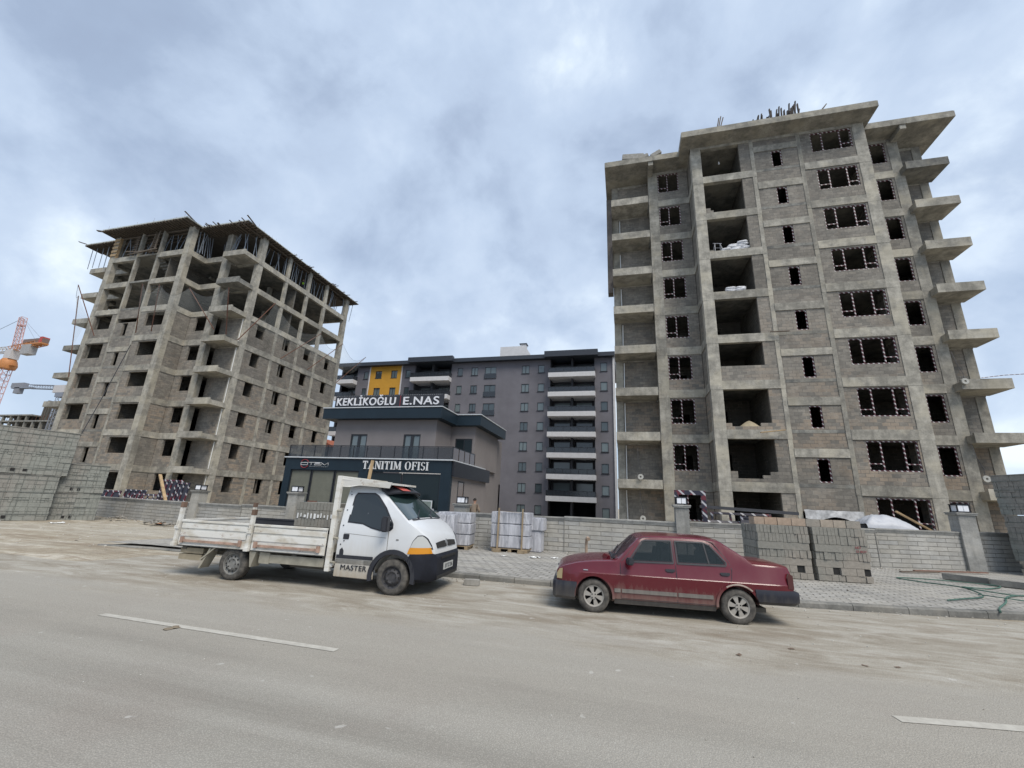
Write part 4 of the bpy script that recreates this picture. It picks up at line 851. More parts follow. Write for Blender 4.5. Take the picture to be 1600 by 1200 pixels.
def stack(loc,rz,W_,D_,rows,label,mt=BLK,group=None,hollow=(),text_=None):
    """rows: list of (height, unit length along x); the blocks are real, with gaps between"""
    e=empty('block_stack',loc,rz,label,'block stack',group)
    z=0; m=MB()
    m.box(-W_/2+.04,W_/2-.04,-D_/2+.04,D_/2-.04,.02,sum(r[0] for r in rows)-.02)
    for ri,(h,u) in enumerate(rows):
        n=max(1,round(W_/u)); nd_=max(1,round(D_/u)); j=rb.uniform(-.012,.012)
        for side in (0,1,2,3):
            L=W_ if side<2 else D_; k=n if side<2 else nd_
            for i in range(k):
                a=-L/2+L*i/k+.004; b=-L/2+L*(i+1)/k-.004; t=rb.uniform(-.012,.022)
                if (ri,i) in hollow and side==0: continue
                if side==0: m.box(a+j,b+j,-D_/2-t,-D_/2+.1,z+.004,z+h-.004)
                elif side==1: m.box(a,b,D_/2-.1,D_/2+t,z+.004,z+h-.004)
                elif side==2: m.box(-W_/2-t,-W_/2+.1,a+.1 if i==0 else a,b-.1 if i==k-1 else b,z+.004,z+h-.004)
                else: m.box(W_/2-.1,W_/2+t,a+.1 if i==0 else a,b-.1 if i==k-1 else b,z+.004,z+h-.004)
        z+=h
    m.build('block_course',mt,e)
    if hollow:
        for ri,i in hollow:
            m=MB()
            z_=sum(r[0] for r in rows[:ri]); n=max(1,round(W_/rows[ri][1])); a=-W_/2+W_*i/n
            m.box(a+.01,a+W_/n-.01,-D_/2+.035,-D_/2+.04,z_+.01,z_+rows[ri][0]-.01)
            m.build('fork_hole',SK['DARK'],e)
    if text_:
        o=text('red_lettering',text_[0],.085,REDL,e,(W_/2-.27,-D_/2-.018,z-.50),ext=.002); o2=text('red_lettering',text_[1],.085,REDL,e,(W_/2-.2,-D_/2-.018,z-.60),ext=.002)
    return e
RW=[(.16,.165),(.19,.19),(.2,.6),(.2,.098),(.2,.6),(.235,.1),(.215,.098)]
RW1=[(.16,.165),(.19,.19),(.2,.6),(.2,.098),(.2,.6),(.235,.1),(.215,.098)]
stack((4.28,14.98,.13),R(5),1.35,1.25,RW1,'left of the two light block stacks behind the red car, nearer the car',hollow=((1,5),),group='block stacks on the pavement by the car')
stack((5.72,15.15,.13),R(9),1.40,1.25,RW,'right of the two light block stacks behind the red car, marked in red',hollow=((1,2),(1,6)),group='block stacks on the pavement by the car',text_=('NET','53 BOY'))
x=3.62
for i,w in enumerate((.30,.36,.40,.40,.40,.36,.34,.40)):
    m=MB(); m.box(-w/2+.012,w/2-.012,-.2,.2,0,.21); o=m.build('hollow_block',BLKP if i not in (4,7) else BLK,bevel=.006); o.location=(x+w/2,14.62+(x-3.6)*.11,1.40+.13+.002); o.rotation_euler=(0,0,R(7)+rb.uniform(-.03,.03)); x+=w-.02
    tag(o,['leftmost','second','third','fourth','fifth, darker,','sixth','seventh','rightmost, darker,'][i]+' block in the loose top row lying on the stacks by the car','block','loose top row of blocks')
LR=[(.22,.5),(.3,.12),(.3,.5),(.3,.5),(.28,.24),(.3,.5),(.33,.5)]
STRAPM=sm('green_black_strap',(.165,.175,.16),.6)
def pallet_cube(loc,rz,W_,D_,H_,label,tilt=0):
    rows=[]; hh=[.3,.26,.3,.3,.3,.3,.3]; z=0
    n=round(H_/.2); rows=[(H_/n,(.4,.2,.4,.4,.13,.4)[i%6] if loc[0]<0 else (.13,.13,.5,.13)[i%4]) for i in range(n)]
    e=stack(loc,rz,W_,D_,rows,label,BLKG,'tall wrapped block stacks at the left of verge' if loc[0]<0 else None); e.rotation_euler=(0,tilt,rz)
    m=MB()
    for zz_ in (.28,H_*.45,H_*.62,H_-.22):
        m.box(-W_/2-.022,W_/2+.022,-D_/2-.022,-D_/2-.012,zz_,zz_+.022); m.box(W_/2+.012,W_/2+.022,-D_/2-.012,D_/2,zz_,zz_+.022); m.box(-W_/2-.022,-W_/2-.012,-D_/2-.012,D_/2,zz_,zz_+.022)
    for q in range(9):
        xq=-W_/2+W_*(q+.5+rb.uniform(-.3,.3))/9; m.box(xq,xq+.016,-D_/2-.0205,-D_/2-.0135,0.01,H_)
    m.build('strap',STRAPM,e)
    m=MB(); m.box(-W_/2-.02,W_/2+.03,-D_/2-.03,D_/2+.03,H_,H_+.035); m.build('top_sheet',BLKG,e)
    MB().box(-W_*.18,-W_*.12,-D_/2-.019,-D_/2-.01,.1,.23).build('fork_hole',SK['DARK'],e); MB().box(-W_*.04,W_*.02,-D_/2-.019,-D_/2-.01,.1,.23).build('fork_hole',SK['DARK'],e)
    return e
a45=R(52)
# far left pair (two tiers each)
def along(p,ang,d): return (p[0]+math.cos(ang)*d,p[1]+math.sin(ang)*d)
aA=R(62); pA=(-26.75,15.0); cA=(pA[0]-math.cos(aA)*1.35-math.sin(aA)*.9,pA[1]-math.sin(aA)*1.35+math.cos(aA)*.9)
pallet_cube((cA[0],cA[1],.03),aA,2.7,1.8,2.05,'lower tier of the taller wrapped block stack at the left edge of photo')
pallet_cube((cA[0]+.12,cA[1]+.1,2.13),aA+R(1.5),2.8,1.8,2.08,'upper tier of the taller wrapped block stack at the left edge, highest of all',R(.6))
aB=R(60); pB=(-26.2,16.62); cB=(pB[0]-math.cos(aB)*.89-math.sin(aB)*.9,pB[1]-math.sin(aB)*.89+math.cos(aB)*.9)
pallet_cube((cB[0],cB[1],.03),aB,1.78,1.8,1.28,'lower tier of the shorter wrapped stack standing left of the boundary wall')
pallet_cube((cB[0]+.05,cB[1],1.36),aB+R(-1),1.82,1.8,1.36,'upper tier of the shorter wrapped stack standing left of the boundary wall')
# right hand stack on timber
pallet_cube((15.0,20.6,.62),R(18),2.0,1.2,1.55,'lower tier of the banded block stack at the right edge of photo',R(-1.5))
pallet_cube((14.98,20.65,2.24),R(17),2.05,1.2,1.42,'upper tier of the banded block stack at the right edge of photo',R(-2))
m=MB()
for i in range(3): m.bar((-.95+i*.9,-.7,.30),(-.9+i*.9,.6,.30),.12,.12)
m.bar((-1.2,-.5,.42),(1.2,-.45,.42),.16,.1); m.bar((-1.2,.4,.42),(1.2,.4,.42),.16,.1); m.box(-1.1,1.1,-.55,.55,-.1,.2); o=m.build('timber_bearer',sm('grey_timber',(.33,.30,.25),.9,var=.4)); o.location=(15.0,20.4,.13); o.rotation_euler=(0,0,R(18)); tag(o,'pale timber bearers and rubble under the right edge block stack','timber')
# ---------------- film wrapped slab pallets ----------------
FILM=mat('stretch_film',rough=.38,spec=.5,build=lambda t,b:(setc(t,b,mixc(t,ramp(t,noi(t,mapp(t,oc(t),(5,5,.8)),1.6,6,.65,.8),[(.36,0.),(.62,1.)]),(.26,.27,.30),(.52,.53,.57))),bmp(t,b,noi(t,mapp(t,oc(t),(3,3,1)),5,5,.6,1.2),.7,.02)))
def wrapped(loc,rz,W_,D_,layers,label,posts=False,n=5):
    e=empty('wrapped_pallet',(loc[0],loc[1],.12),rz,label,'pallet'); z=.14
    m=MB(); 
    for q in (-W_/2+.12,0,W_/2-.12): m.box(q-.06,q+.06,-D_/2,D_/2,0,.1)
    for q in range(5): m.box(-W_/2,W_/2,-D_/2+q*D_/5,-D_/2+q*D_/5+.1,.1,.125)
    m.build('pallet_base',sm('dusty_pallet_wood',(.30,.235,.155),.9,var=.35),e)
    for i,h in enumerate(layers):
        m=MB(); d=rb.uniform(-.015,.015)
        if n>1:
            for q in range(n): x0=-W_/2+W_*q/n; m.box(x0+.006+d,x0+W_/n-.006+d,-D_/2+rb.uniform(-.015,.015),D_/2,z,z+h-.012)
        else: m.box(-W_/2+d,W_/2+d,-D_/2,D_/2,z,z+h-.012)
        m.build('wrapped_layer',FILM,e,bevel=.022,smooth=True,seg=3); z+=h
    if posts:
        m=MB()
        for q in (-W_/2*.62,W_/2*.62): m.bar((q,-D_/2-.06,-.02),(q+.01,-D_/2-.05,z+.12),.07,.05); m.box(q-.12,q+.12,-D_/2-.2,-D_/2+.1,-.0,.1)
        m.bar((-W_/2*.6,-D_/2-.03,z+.02),(W_/2*.62,-D_/2-.03,z-.02),.012); m.build('timber_post',MATS['dusty_pallet_wood'],e)
    return e
wrapped((-4.05,16.05),R(3),1.42,.95,[.42,.40,.42],'film wrapped slab pallet tied with two upright timber posts by the wall',True,1)
m=MB(); m.box(-.28,.28,-.35,.35,0,.46); o=m.build('wrapped_block_pack',FILM,bevel=.03,smooth=True); o.location=(-3.2,16.5,.86); tag(o,'film wrapped pack perched at the right of the posted pallet, against wall','pack')
m=MB(); m.box(-.22,.22,-.3,.3,0,.74); o=m.build('wrapped_block_pack',FILM,bevel=.03,smooth=True); o.location=(-3.22,16.5,.12); tag(o,'lower film wrapped pack between the posted pallet and the wall','pack')
wrapped((-6.15,15.75),R(8),1.25,1.0,[.38,.38,.38],'middle film wrapped pallet, two piles close together behind the truck nose',False,2)
wrapped((-6.35,14.6),R(14),1.15,1.0,[.40,.68],'nearest film wrapped pallet of white blocks, partly hidden by truck nose',False,4)
wrapped((-8.0,15.9),R(5),1.2,1.0,[.5,.70],'farthest left film wrapped pallet, hidden mostly by the truck cab',False,3)
# ---------------- taped frames stacked behind the wall ----------------
TP2=mat('frame_tape_wide',rough=.5,build=lambda t,b:setc(t,b,mixc(t,ramp(t,nd(t,'ShaderNodeTexWave',{0:nd(t,'ShaderNodeCombineXYZ',{0:mth(t,'ADD',nd(t,'ShaderNodeSeparateXYZ',{0:oc(t)}).outputs[0],nd(t,'ShaderNodeSeparateXYZ',{0:oc(t)}).outputs[2])}).outputs[0],'Scale':.75},wave_type='BANDS').outputs[1],[(.86,0.),(.89,1.)]),mixc(t,ramp(t,noi(t,oc(t),2.5,2),[(.45,0.),(.5,1.)]),(.11,.014,.024),(.018,.018,.035)),(.42,.42,.44))))
def tframe(loc,w,h,rz,label,mull=(),tilt=0,th=.09,rails=(),grp='taped window frames stacked behind the wall'):
    e=MB(); e.box(0,th,0,.06,0,h); e.box(w-th,w,0,.06,0,h); e.box(th,w-th,.002,.058,h-th,h); e.box(th,w-th,.002,.058,0,th)
    for q in mull: e.box(q-.04,q+.04,.004,.056,th,h-th)
    for q in rails: e.box(th,w-th,.004,.056,q-.04,q+.04)
    e.cur=1; e.box(th*.6,w-th*.6,.05,.056,th*.6,h*(.93 if w<2 else .6)) if grp else None
    o=e.build('wrapped_window',[TP2,sm('dark_wrapped_glass',(.03,.03,.045),.5)]); o.location=loc; o.rotation_euler=(tilt,0,rz); return tag(o,label,'window unit',grp)
tframe((1.95,18.7,.5),1.18,2.12,R(2),'tall red and white taped door frame standing behind the wall pillar',tilt=-.05,th=.17,grp=None)
tframe((3.45,19.6,.75),2.3,1.12,R(4),'wide taped frame leaning behind the wall beside the door frame, with uprights',(.75,1.35),-.25)
tframe((3.3,19.2,.6),1.3,1.03,R(8),'low taped frame at the left of the heap behind the wall',(.5,),-.5,rails=(.6,))
tframe((4.5,19.4,.7),1.5,1.08,R(-3),'taped frame at the right of the heap, next to the pale blocks',(.4,.9),-.35)
o=MB().bar((0,0,0),(3.6,.1,-.12),.14,.12).build('steel_beam',DSTEEL); o.location=(3.0,19.6,2.02); tag(o,'long dark beam laid across the taped frames behind the wall','beam')
lx=-32.8
for i,(w,h,y,mu,lb,tl) in enumerate(((1.6,.95,20.6,(.5,1.0),'dark taped frame at the far left of the row behind the left wall',-.2),(1.7,1.05,20.9,(.4,.8,1.2),'grey striped frame, second from left behind the left wall',-.15),(2.4,.85,20.7,(.5,1.0,1.5,2.0),'low wide taped frame with many uprights behind the left wall',-.3),(2.2,.62,20.4,(.6,1.2,1.8),'lowest taped frame in front of the row behind the left wall',-.5),(1.5,1.75,20.9,(.35,.7,1.05),'tall dark taped frame behind the left wall',-.12),(1.0,1.6,21.0,(.5,),'narrow tall taped frame next to leaning plank behind left wall',-.1))):
    xx=[-32.9,-31.2,-30.4,-29.9,-28.3,-27.1][i]; tframe((xx,y,.55),w,h,R(rb.uniform(-5,5)),lb,mu,tl,grp='taped window frames stacked behind the left wall')
o=MB().bar((0,0,0),(1.35,-.3,-1.5),.16,.07).build('leaning_plank',WOOD); o.location=(-27.6,20.3,2.55); tag(o,'raw plank leaning over the taped frames behind the left wall','plank')
o=MB().bar((0,0,0),(1.25,0,-.8),.13,.06).build('leaning_plank',WOOD); o.location=(11.3,22.6,2.2); tag(o,'raw plank leaning out over the white sheet on the right wall','plank')
# white sheeted heap behind the wall
bm=bmesh.new(); bmesh.ops.create_grid(bm,x_segments=40,y_segments=24,size=1)
for v in bm.verts:
    x,y=v.co.x,v.co.y; d=max(abs(x+.12)**2.4,abs(y)**2.2); hgt_=max(0,1-d)**.5
    v.co=Vector((x*1.0,y*.7,hgt_*(.80-.3*max(0,x))+.06*noise.noise(Vector((x*3,y*5,0)))+.03*noise.noise(Vector((x*9,y*4,2)))))
me=bpy.data.meshes.new('sheeted_heap'); bm.to_mesh(me); bm.free(); me.materials.append(sm('white_plastic_sheet',(.42,.44,.48),.5,var=.12,scale=6,bs=.4)); me.shade_smooth(); o=bpy.data.objects.new('sheeted_heap',me); COL.objects.link(o); o.location=(10.75,22.3,1.22); tag(o,'rounded heap under a white plastic sheet showing above the right wall','sheeted heap')
m=MB(); m.box(9.6,12.0,21.7,22.9,0,1.22); o=m.build('rubble_bank',BLOCK); tag(o,'grey bank of rubble the white sheeted heap rests on','rubble bank')
MB()
m=MB(); N=30; vs=[]
for i in range(N+1):
    for j in range(5): x=i/N; vs.append((x*2.75,-.12*j/4-.03*math.sin(x*20+j),(.42-.55*j/4*(.8+.2*math.sin(x*9)))+.03*noise.noise(Vector((x*8,j,0)))))
m.add(vs,[(i*5+j,i*5+j+1,(i+1)*5+j+1,(i+1)*5+j) for i in range(N) for j in range(4)]); o=m.build('hanging_film',sm('torn_white_film',(.40,.41,.42),.6,var=.4,scale=5),smooth=True); o.location=(9.45,27.30,zs(-1)+1.22); tag(o,'torn white film hung across the base of the stair bay, right tower','film')
# ---------------- small things on the ground ----------------
m=MB(); m.tube([(0,0,0),(0,0,.42),(.02,-.02,.58)],.05,10); m.tube([(.02,-.02,.58),(.06,-.1,.63),(.1,-.18,.6)],.06,10); o=m.build('standpipe',sm('rusty_tan_pipe',(.36,.27,.2),.8),smooth=True); o.location=(-1.35,15.9,.12); tag(o,'short stained standpipe with bent head near the wall foot','standpipe')
HOSE=sm('green_hose',(.055,.13,.10),.7,var=.5)
def rope(name,pts,r,m_,label,cat,grp=None):
    P=[Vector(p) for p in pts]; out=[]
    for i in range(len(P)-1):
        p0,p1,p2,p3=P[max(i-1,0)],P[i],P[i+1],P[min(i+2,len(P)-1)]
        for k in range(6):
            t=k/6; out.append(.5*((2*p1)+(-p0+p2)*t+(2*p0-5*p1+4*p2-p3)*t*t+(-p0+3*p1-3*p2+p3)*t**3))
    out.append(P[-1]); o=MB().tube(out,r,6).build(name,m_,smooth=True); return tag(o,label,cat,grp)
z=.15
rope('hose',[(6.9,12.5,z),(7.4,12.9,z),(8.3,13.7,z),(8.6,14.9,z+.03),(8.2,15.7,z),(7.9,16.4,z),(9.0,16.6,z),(10.2,16.2,z),(9.4,15.3,z),(8.5,14.7,z+.06),(9.4,14.3,z),(10.4,15.2,z+.02)],.016,HOSE,'tangled green hose with a loop lying on the pavement at right','hose')
rope('hose',[(7.25,11.6,.13),(7.5,12.0,z),(8.2,12.9,z),(8.9,13.9,z),(9.6,14.4,z),(10.5,14.4,z+.02)],.018,HOSE,'green hose end running down to the kerb at right','hose')
rope('hose',[(8.2,13.7,z+.03),(8.8,13.2,z+.02),(9.2,12.6,z)],.012,HOSE,'thin green cord beside the hose end','cord')
for x,y,l,rz,lb in ((9.9,16.9,1.0,R(-42),'loose kerbstone at right, farthest of three in a line'),(10.6,16.1,1.05,R(-36),'loose kerbstone at right, middle of three in a line'),(11.3,15.35,1.0,R(-40),'loose kerbstone at right, nearest the photo edge')):
    m=MB(); m.box(-l/2,l/2,-.09,.09,0,.17); o=m.build('loose_kerbstone',KERB,bevel=.015); o.location=(x,y,.13); o.rotation_euler=(0,0,rz); tag(o,lb,'kerbstone','loose kerbstones on the right pavement')
rr_=[(11.0,19.0,2.6,'thin reddish lath lying along the foot of the right wall',sm('red_lath',(.20,.11,.08),.8)),(9.6,18.3,1.3,'short dark lath at the foot of the right wall',WOODD)]
for x,y,l,lb,mm in rr_: o=MB().bar((-l/2,0,0),(l/2,l*.33,.02),.09,.04).build('lath',mm); o.location=(x,y,.16); tag(o,lb,'lath')
def litter(x,y,s_,lb,cat='litter',z=.125,c=None,name='litter'):
    bm=bmesh.new(); bmesh.ops.create_grid(bm,x_segments=7,y_segments=5,size=s_)
    for v in bm.verts: v.co.z=.35*s_*abs(noise.noise(v.co*(3/s_)+Vector((x,y,0)))); v.co.y*=.6; v.co.x+=.3*s_*noise.noise(v.co*4/s_+Vector((y,x,3)))
    me=bpy.data.meshes.new(name); bm.to_mesh(me); bm.free(); me.materials.append(c or PVC); o=bpy.data.objects.new(name,me); COL.objects.link(o); o.location=(x,y,z); o.rotation_euler=(0,0,x*3); return tag(o,lb,cat)
litter(-2.9,14.6,.2,'flat white scrap on the pavement between the pallets and the car'); litter(-2.3,14.9,.12,'smaller white scrap right of the flat one on pavement'); litter(-1.75,15.5,.14,'crumpled white plastic near the wall foot above the car bonnet'); litter(-1.5,14.2,.22,'white sheet scrap just behind the red bonnet'); litter(-3.9,14.4,.09,'small white scrap in front of the posted pallet')
litter(-24.6,14.2,.25,'pale torn bag on the left verge',z=.06); litter(-22.3,17.0,.25,'orange brown rag at the foot of the left wall',c=sm('orange_rag',(.4,.16,.07),.9),z=.06)
litter(-5.85,4.96,.085,'brown wet stain-like clod on the road beside the lane dash','clod',z=.012,c=sm('brown_clod',(.20,.165,.12),.9),name='clod')
m=MB(); m.box(-.17,.17,-.09,.09,0,.12); o=m.build('concrete_block',BLOCK,bevel=.01); o.location=(-3.35,9.75,.01); o.rotation_euler=(0,0,.2); tag(o,'grey block lying by the kerb in front of truck bumper','block')
m=MB()
for i in range(70):
    a=rb.uniform(0,6.28); q=abs(rb.gauss(0,.35)); pebble(m,q*math.cos(a)*1.6,q*math.sin(a)*.7,.03+max(0,.22-q*.3),rb.uniform(.04,.11),rb)
o=m.build('rubble_heap',sm('rubble_grey',(.24,.225,.20),.95,var=.35),smooth=True,ang=50); o.location=(-21.9,16.6,.03); tag(o,'low heap of rubble against the left wall near its pillar','rubble heap',kind=None)
m=MB()
for i in range(50):
    a=rb.uniform(0,6.28); q=abs(rb.gauss(0,.35)); pebble(m,q*math.cos(a)*1.9,q*math.sin(a)*.6,.03+max(0,.2-q*.3),rb.uniform(.03,.09),rb)
o=m.build('rubble_heap',MATS['rubble_grey'],smooth=True,ang=50); o.location=(-25.6,17.4,.03); tag(o,'dark low rubble heap between the left block stacks and wall','rubble heap')
for x,y,s_,c_ in ((1.4,6.9,.045,(.22,.17,.13)),(2.9,7.1,.035,(.14,.1,.08)),(3.3,7.2,.035,(.14,.1,.08)),(2.2,7.5,.04,(.2,.16,.12))):
    litter(x,y,s_,{1.4:'leftmost',2.9:'third',3.3:'rightmost',2.2:'farthest'}[x]+' small brown clod on the dusty road below the red car','clod',z=.012,c=sm('dark_clod',(.16,.115,.085),.95),name='clod')['group']='clods on the road'
# ---------------- vehicle helpers ----------------
def lerp_tab(tab,x):
    if x<=tab[0][0]: return tab[0][1]
    for (a,p),(b,q) in zip(tab,tab[1:]):
        if x<=b: return p+(q-p)*(x-a)/(b-a)
    return tab[-1][1]
def loft(rings):
    """rings: list of (x, half profile [(y,z)..] bottom centre -> top centre)"""
    m=MB(); vs=[]; n=None
    for x,h in rings:
        full=[(y,z) for y,z in h]+[(-y,z) for y,z in h[-2:0:-1]]; n=len(full); vs+=[(x,y,z) for y,z in full]
    fs=[]
    for i in range(len(rings)-1):
        for k in range(n): fs.append((i*n+k,i*n+(k+1)%n,(i+1)*n+(k+1)%n,(i+1)*n+k))
    fs+=[tuple(range(n)),tuple(range((len(rings)-1)*n,len(rings)*n))[::-1]]
    m.add(vs,fs); return m
def cut(o,cyls,ang=32,extra=None):
    m=MB()
    if extra: extra(m)
    for x,z,r,y0,y1 in cyls: m.tube([(x,y0,z),(x,y1,z)],r,40)
    c=m.build('cutter',MATS['dark_void']); c.parent=o.parent
    md=o.modifiers.new('b','BOOLEAN'); md.operation='DIFFERENCE'; md.object=c; md.solver='EXACT'; md.material_mode='TRANSFER' if extra else 'INDEX'
    bpy.context.view_layer.update(); me=bpy.data.meshes.new_from_object(o.evaluated_get(bpy.context.evaluated_depsgraph_get()))
    o.modifiers.clear(); o.data=me; bpy.data.objects.remove(c)
    me.shade_smooth(); me.set_sharp_from_angle(angle=R(ang))
    return o
def side(m,poly,yf,sgn,off=.006,th=.02,sub=1):
    """polygon given in (x,z) laid on the flank y = sgn*yf(x,z)"""
    n=len(poly); a=[(x,sgn*(yf(x,z)+off),z) for x,z in poly]; b=[(x,sgn*(yf(x,z)+off-th),z) for x,z in poly]
    m.add(a+b,[tuple(range(n)),tuple(range(2*n-1,n-1,-1))]+[(i,i+n,(i+1)%n+n,(i+1)%n) for i in range(n)])
def strip(m,pts,w,yf,sgn,off=.007,th=.012):
    for (x0,z0),(x1,z1) in zip(pts,pts[1:]):
        L=math.hypot(x1-x0,z1-z0); nx,nz=-(z1-z0)/L*w/2,(x1-x0)/L*w/2
        side(m,[(x0+nx,z0+nz),(x1+nx,z1+nz),(x1-nx,z1-nz),(x0-nx,z0-nz)],yf,sgn,off,th)
def rib(m,x0,x1,z0,z1,yf,sgn,off=.01,n=10,th=.02):
    """horizontal band that follows the flank's plan curve"""
    for i in range(n):
        a,b=x0+(x1-x0)*i/n,x0+(x1-x0)*(i+1)/n; side(m,[(a,z0),(b,z0),(b,z1),(a,z1)],yf,sgn,off,th)
def m_tyre(t,b):
    g=noi(t,oc(t),9,5,.6); setc(t,b,mixc(t,ramp(t,g,[(.4,.25),(.62,.8)]),(.03,.03,.03),(.15,.14,.125)))
TYRE=mat('dusty_tyre',rough=.9,spec=.2,build=m_tyre)
def wheel(par,x,y,r,w,sgn,rim_m,style,name='wheel'):
    e=empty(name,(x,y,r)); e.parent=par; del_=None
    m=MB(); ir=r*.64
    m.lathe([(ir,-w/2),(r*.80,-w/2-.012),(r*.93,-w/2),(r,-w/2+.025),(r,w/2-.025),(r*.93,w/2),(r*.80,w/2+.012),(ir,w/2)],40,close=True)
    m.build('tyre',TYRE,e,smooth=True,ang=50)
    yo=sgn*(w/2-.005); m=MB(); q=-sgn
    m.lathe([(ir+.004,yo),(ir-.014,yo+.004*q),(ir-.022,yo+.05*q),(ir-.022,yo+.12*q)],40)
    if style=='steel':
        m.lathe([(ir-.02,yo+.03*q),(ir*.80,yo+.045*q),(ir*.62,yo+.012*q),(ir*.5,yo+.0*q),(ir*.34,yo+.02*q),(ir*.3,yo+.02*q),(0,yo+.02*q)],40)
    else:
        N=style; m.lathe([(ir*.34,yo+.02*q),(ir*.30,yo+.0*q),(.0,yo-.002*q)],24)
        for i in range(N):
            a=2*PI*i/N+.25; da0,da1=.30,.16*(6/N)
            pts=[(ir*.26*math.cos(a-da0*1.3),ir*.26*math.sin(a-da0*1.3)),(ir*.97*math.cos(a-da1*1.7),ir*.97*math.sin(a-da1*1.7)),(ir*.97*math.cos(a+da1*1.7),ir*.97*math.sin(a+da1*1.7)),(ir*.26*math.cos(a+da0*1.3),ir*.26*math.sin(a+da0*1.3))]
            m.prism(pts,yo+.012*q,yo+.05*q)
        m.lathe([(ir*.99,yo+.0*q),(ir*.88,yo+.01*q),(ir*.86,yo+.04*q)],40)
    m.build('rim',rim_m,e,smooth=True,ang=40)
    m=MB(); 
    m.lathe([(ir-.02,yo+.10*q),(0,yo+.10*q)],24)
    if style=='steel':
        for i in range(10):
            a=2*PI*i/10; m.lathe([(.0,yo+.012*q),(.017,yo+.012*q),(.0165,yo+.02*q)],10,c=(ir*.70*math.cos(a),.004*-q,ir*.70*math.sin(a)))
        for i in range(5): a=2*PI*i/5; m.lathe([(.0,yo-.008*q),(.011,yo-.006*q),(.011,yo+.03*q)],8,c=(ir*.42*math.cos(a),0,ir*.42*math.sin(a)))
    else:
        for i in range(4): a=2*PI*i/4+.78; m.lathe([(.0,yo-.006*q),(.011,yo-.005*q),(.011,yo+.02*q)],8,c=(ir*.22*math.cos(a),0,ir*.22*math.sin(a)))
    m.build('hub_recess',MATS['dark_void'],e)
    return e
BLACKP=sm('black_plastic',(.022,.024,.032),.6,var=.3,scale=5,bs=.1)
def m_paint(base,dirt,zlo,zhi,amt=.8,rough=.28):
    def f(t,b):
        v=oc(t); z=nd(t,'ShaderNodeSeparateXYZ',{0:v}).outputs[2]
        k=noi(t,mapp(t,v,(2.2,2.2,1.6)),2.2,6,.65); st=noi(t,mapp(t,v,(14,14,1.2)),1.2,4,.6)
        zz=mth(t,'ADD',z,mth(t,'MULTIPLY',mth(t,'SUBTRACT',st,.5),.35)); zz=mth(t,'ADD',zz,mth(t,'MULTIPLY',mth(t,'SUBTRACT',k,.5),.3))
        d=nd(t,'ShaderNodeMapRange',{0:zz,1:zlo,2:zhi,3:amt,4:0.0}).outputs[0]
        d=mth(t,'ADD',d,mth(t,'MULTIPLY',ramp(t,k,[(.45,0.),(.75,1.)]),.05),clamp=True)
        setc(t,b,mixc(t,d,base,dirt)); t.links.new(mth(t,'MULTIPLY_ADD',d,.55,c=rough,clamp=True),b.inputs['Roughness'])
        b.inputs['Coat Weight'].default_value=.35; b.inputs['Coat Roughness'].default_value=.12
    return f
# ---------------- the small dropside truck ----------------
WHP=mat('white_truck_paint',build=m_paint((.62,.645,.67),(.42,.37,.28),.35,.95,.65,.3))
BEDP=mat('chipped_bed_paint',rough=.6,build=lambda t,b:setc(t,b,mixc(t,ramp(t,noi(t,mapp(t,oc(t),(1,1,2.5)),5,6,.7),[(.60,0.),(.70,.85)]),mixc(t,ramp(t,noi(t,mapp(t,oc(t),(1.2,1,3)),1.8,5,.6),[(.46,0.),(.68,1.)]),(.66,.655,.62),(.46,.42,.34)),(.23,.13,.08))))
GREYU=sm('dusty_underbody',(.15,.14,.12),.9,var=.35,scale=4); CREAMU=sm('dusty_cream_metal',(.34,.32,.26),.85,var=.35,scale=4)
WGL=mat('dark_cab_glass',(.012,.018,.022),rough=.05,spec=.75); WSG=mat('windscreen_glass',(.025,.045,.045),rough=.04,spec=1.0)
tk=empty('flatbed_truck',(-4.45,8.98,0),R(3.43),'dusty white single cab dropside truck parked at the kerb with pavers on its bed','truck')
HW=.985
def ty(x,z):
    w=HW-.022*max(0,(.5-z))*1.5
    if x>.30: w-=.30*((x-.30)/.56)**2
    if z>1.15: w-=(z-1.15)**1.25*.26
    if z<.35: w-=(.35-z)*.3
    return w
TOP=[(-1.24,2.03),(-1.15,2.07),(-.9,2.09),(-.62,2.04),(-.50,1.96),(-.30,1.80),(-.05,1.60),(.22,1.385),(.30,1.345),(.45,1.27),(.6,1.17),(.72,1.06),(.80,.93),(.86,.80),(.88,.60),(.87,.36)]
def cab_ring(x,top,bot=.42):
    z=[bot,bot,.5,.7,.9,1.02]; zs_=[min(q,top-.05) for q in (.5,.7,.9,1.05,1.2)]
    edge=top-.07 if x<-.4 else top-.045
    if top>1.5: zs_+= [1.2+(edge-1.2)*.35,1.2+(edge-1.2)*.7,edge]
    else: zs_+=[max(zs_[-1],edge-.02),max(zs_[-1],edge-.01),edge]
    h=[(0,bot),(ty(x,bot)*.9,bot)]+[(ty(x,q),q) for q in zs_]
    ye=ty(x,edge)
    h+=[(ye*.94,top-.022),(ye*.8,top-.004),(ye*.4,top+.012),(0,top+.016)]
    return (x,h)
rings=[cab_ring(x,lerp_tab(TOP,x),.42 if x<.75 else .40) for x in (-1.24,-1.2,-1.0,-.8,-.62,-.55,-.50,-.40,-.30,-.18,-.05,.08,.22,.30,.38,.45,.52,.6,.66,.72,.76,.80,.84,.87)]
cb=loft(rings).build('cab',WHP,tk,smooth=True,ang=32)
cut(cb,[(0,.33,.425,-1.2,-.55),(0,.33,.425,.55,1.2)],52)
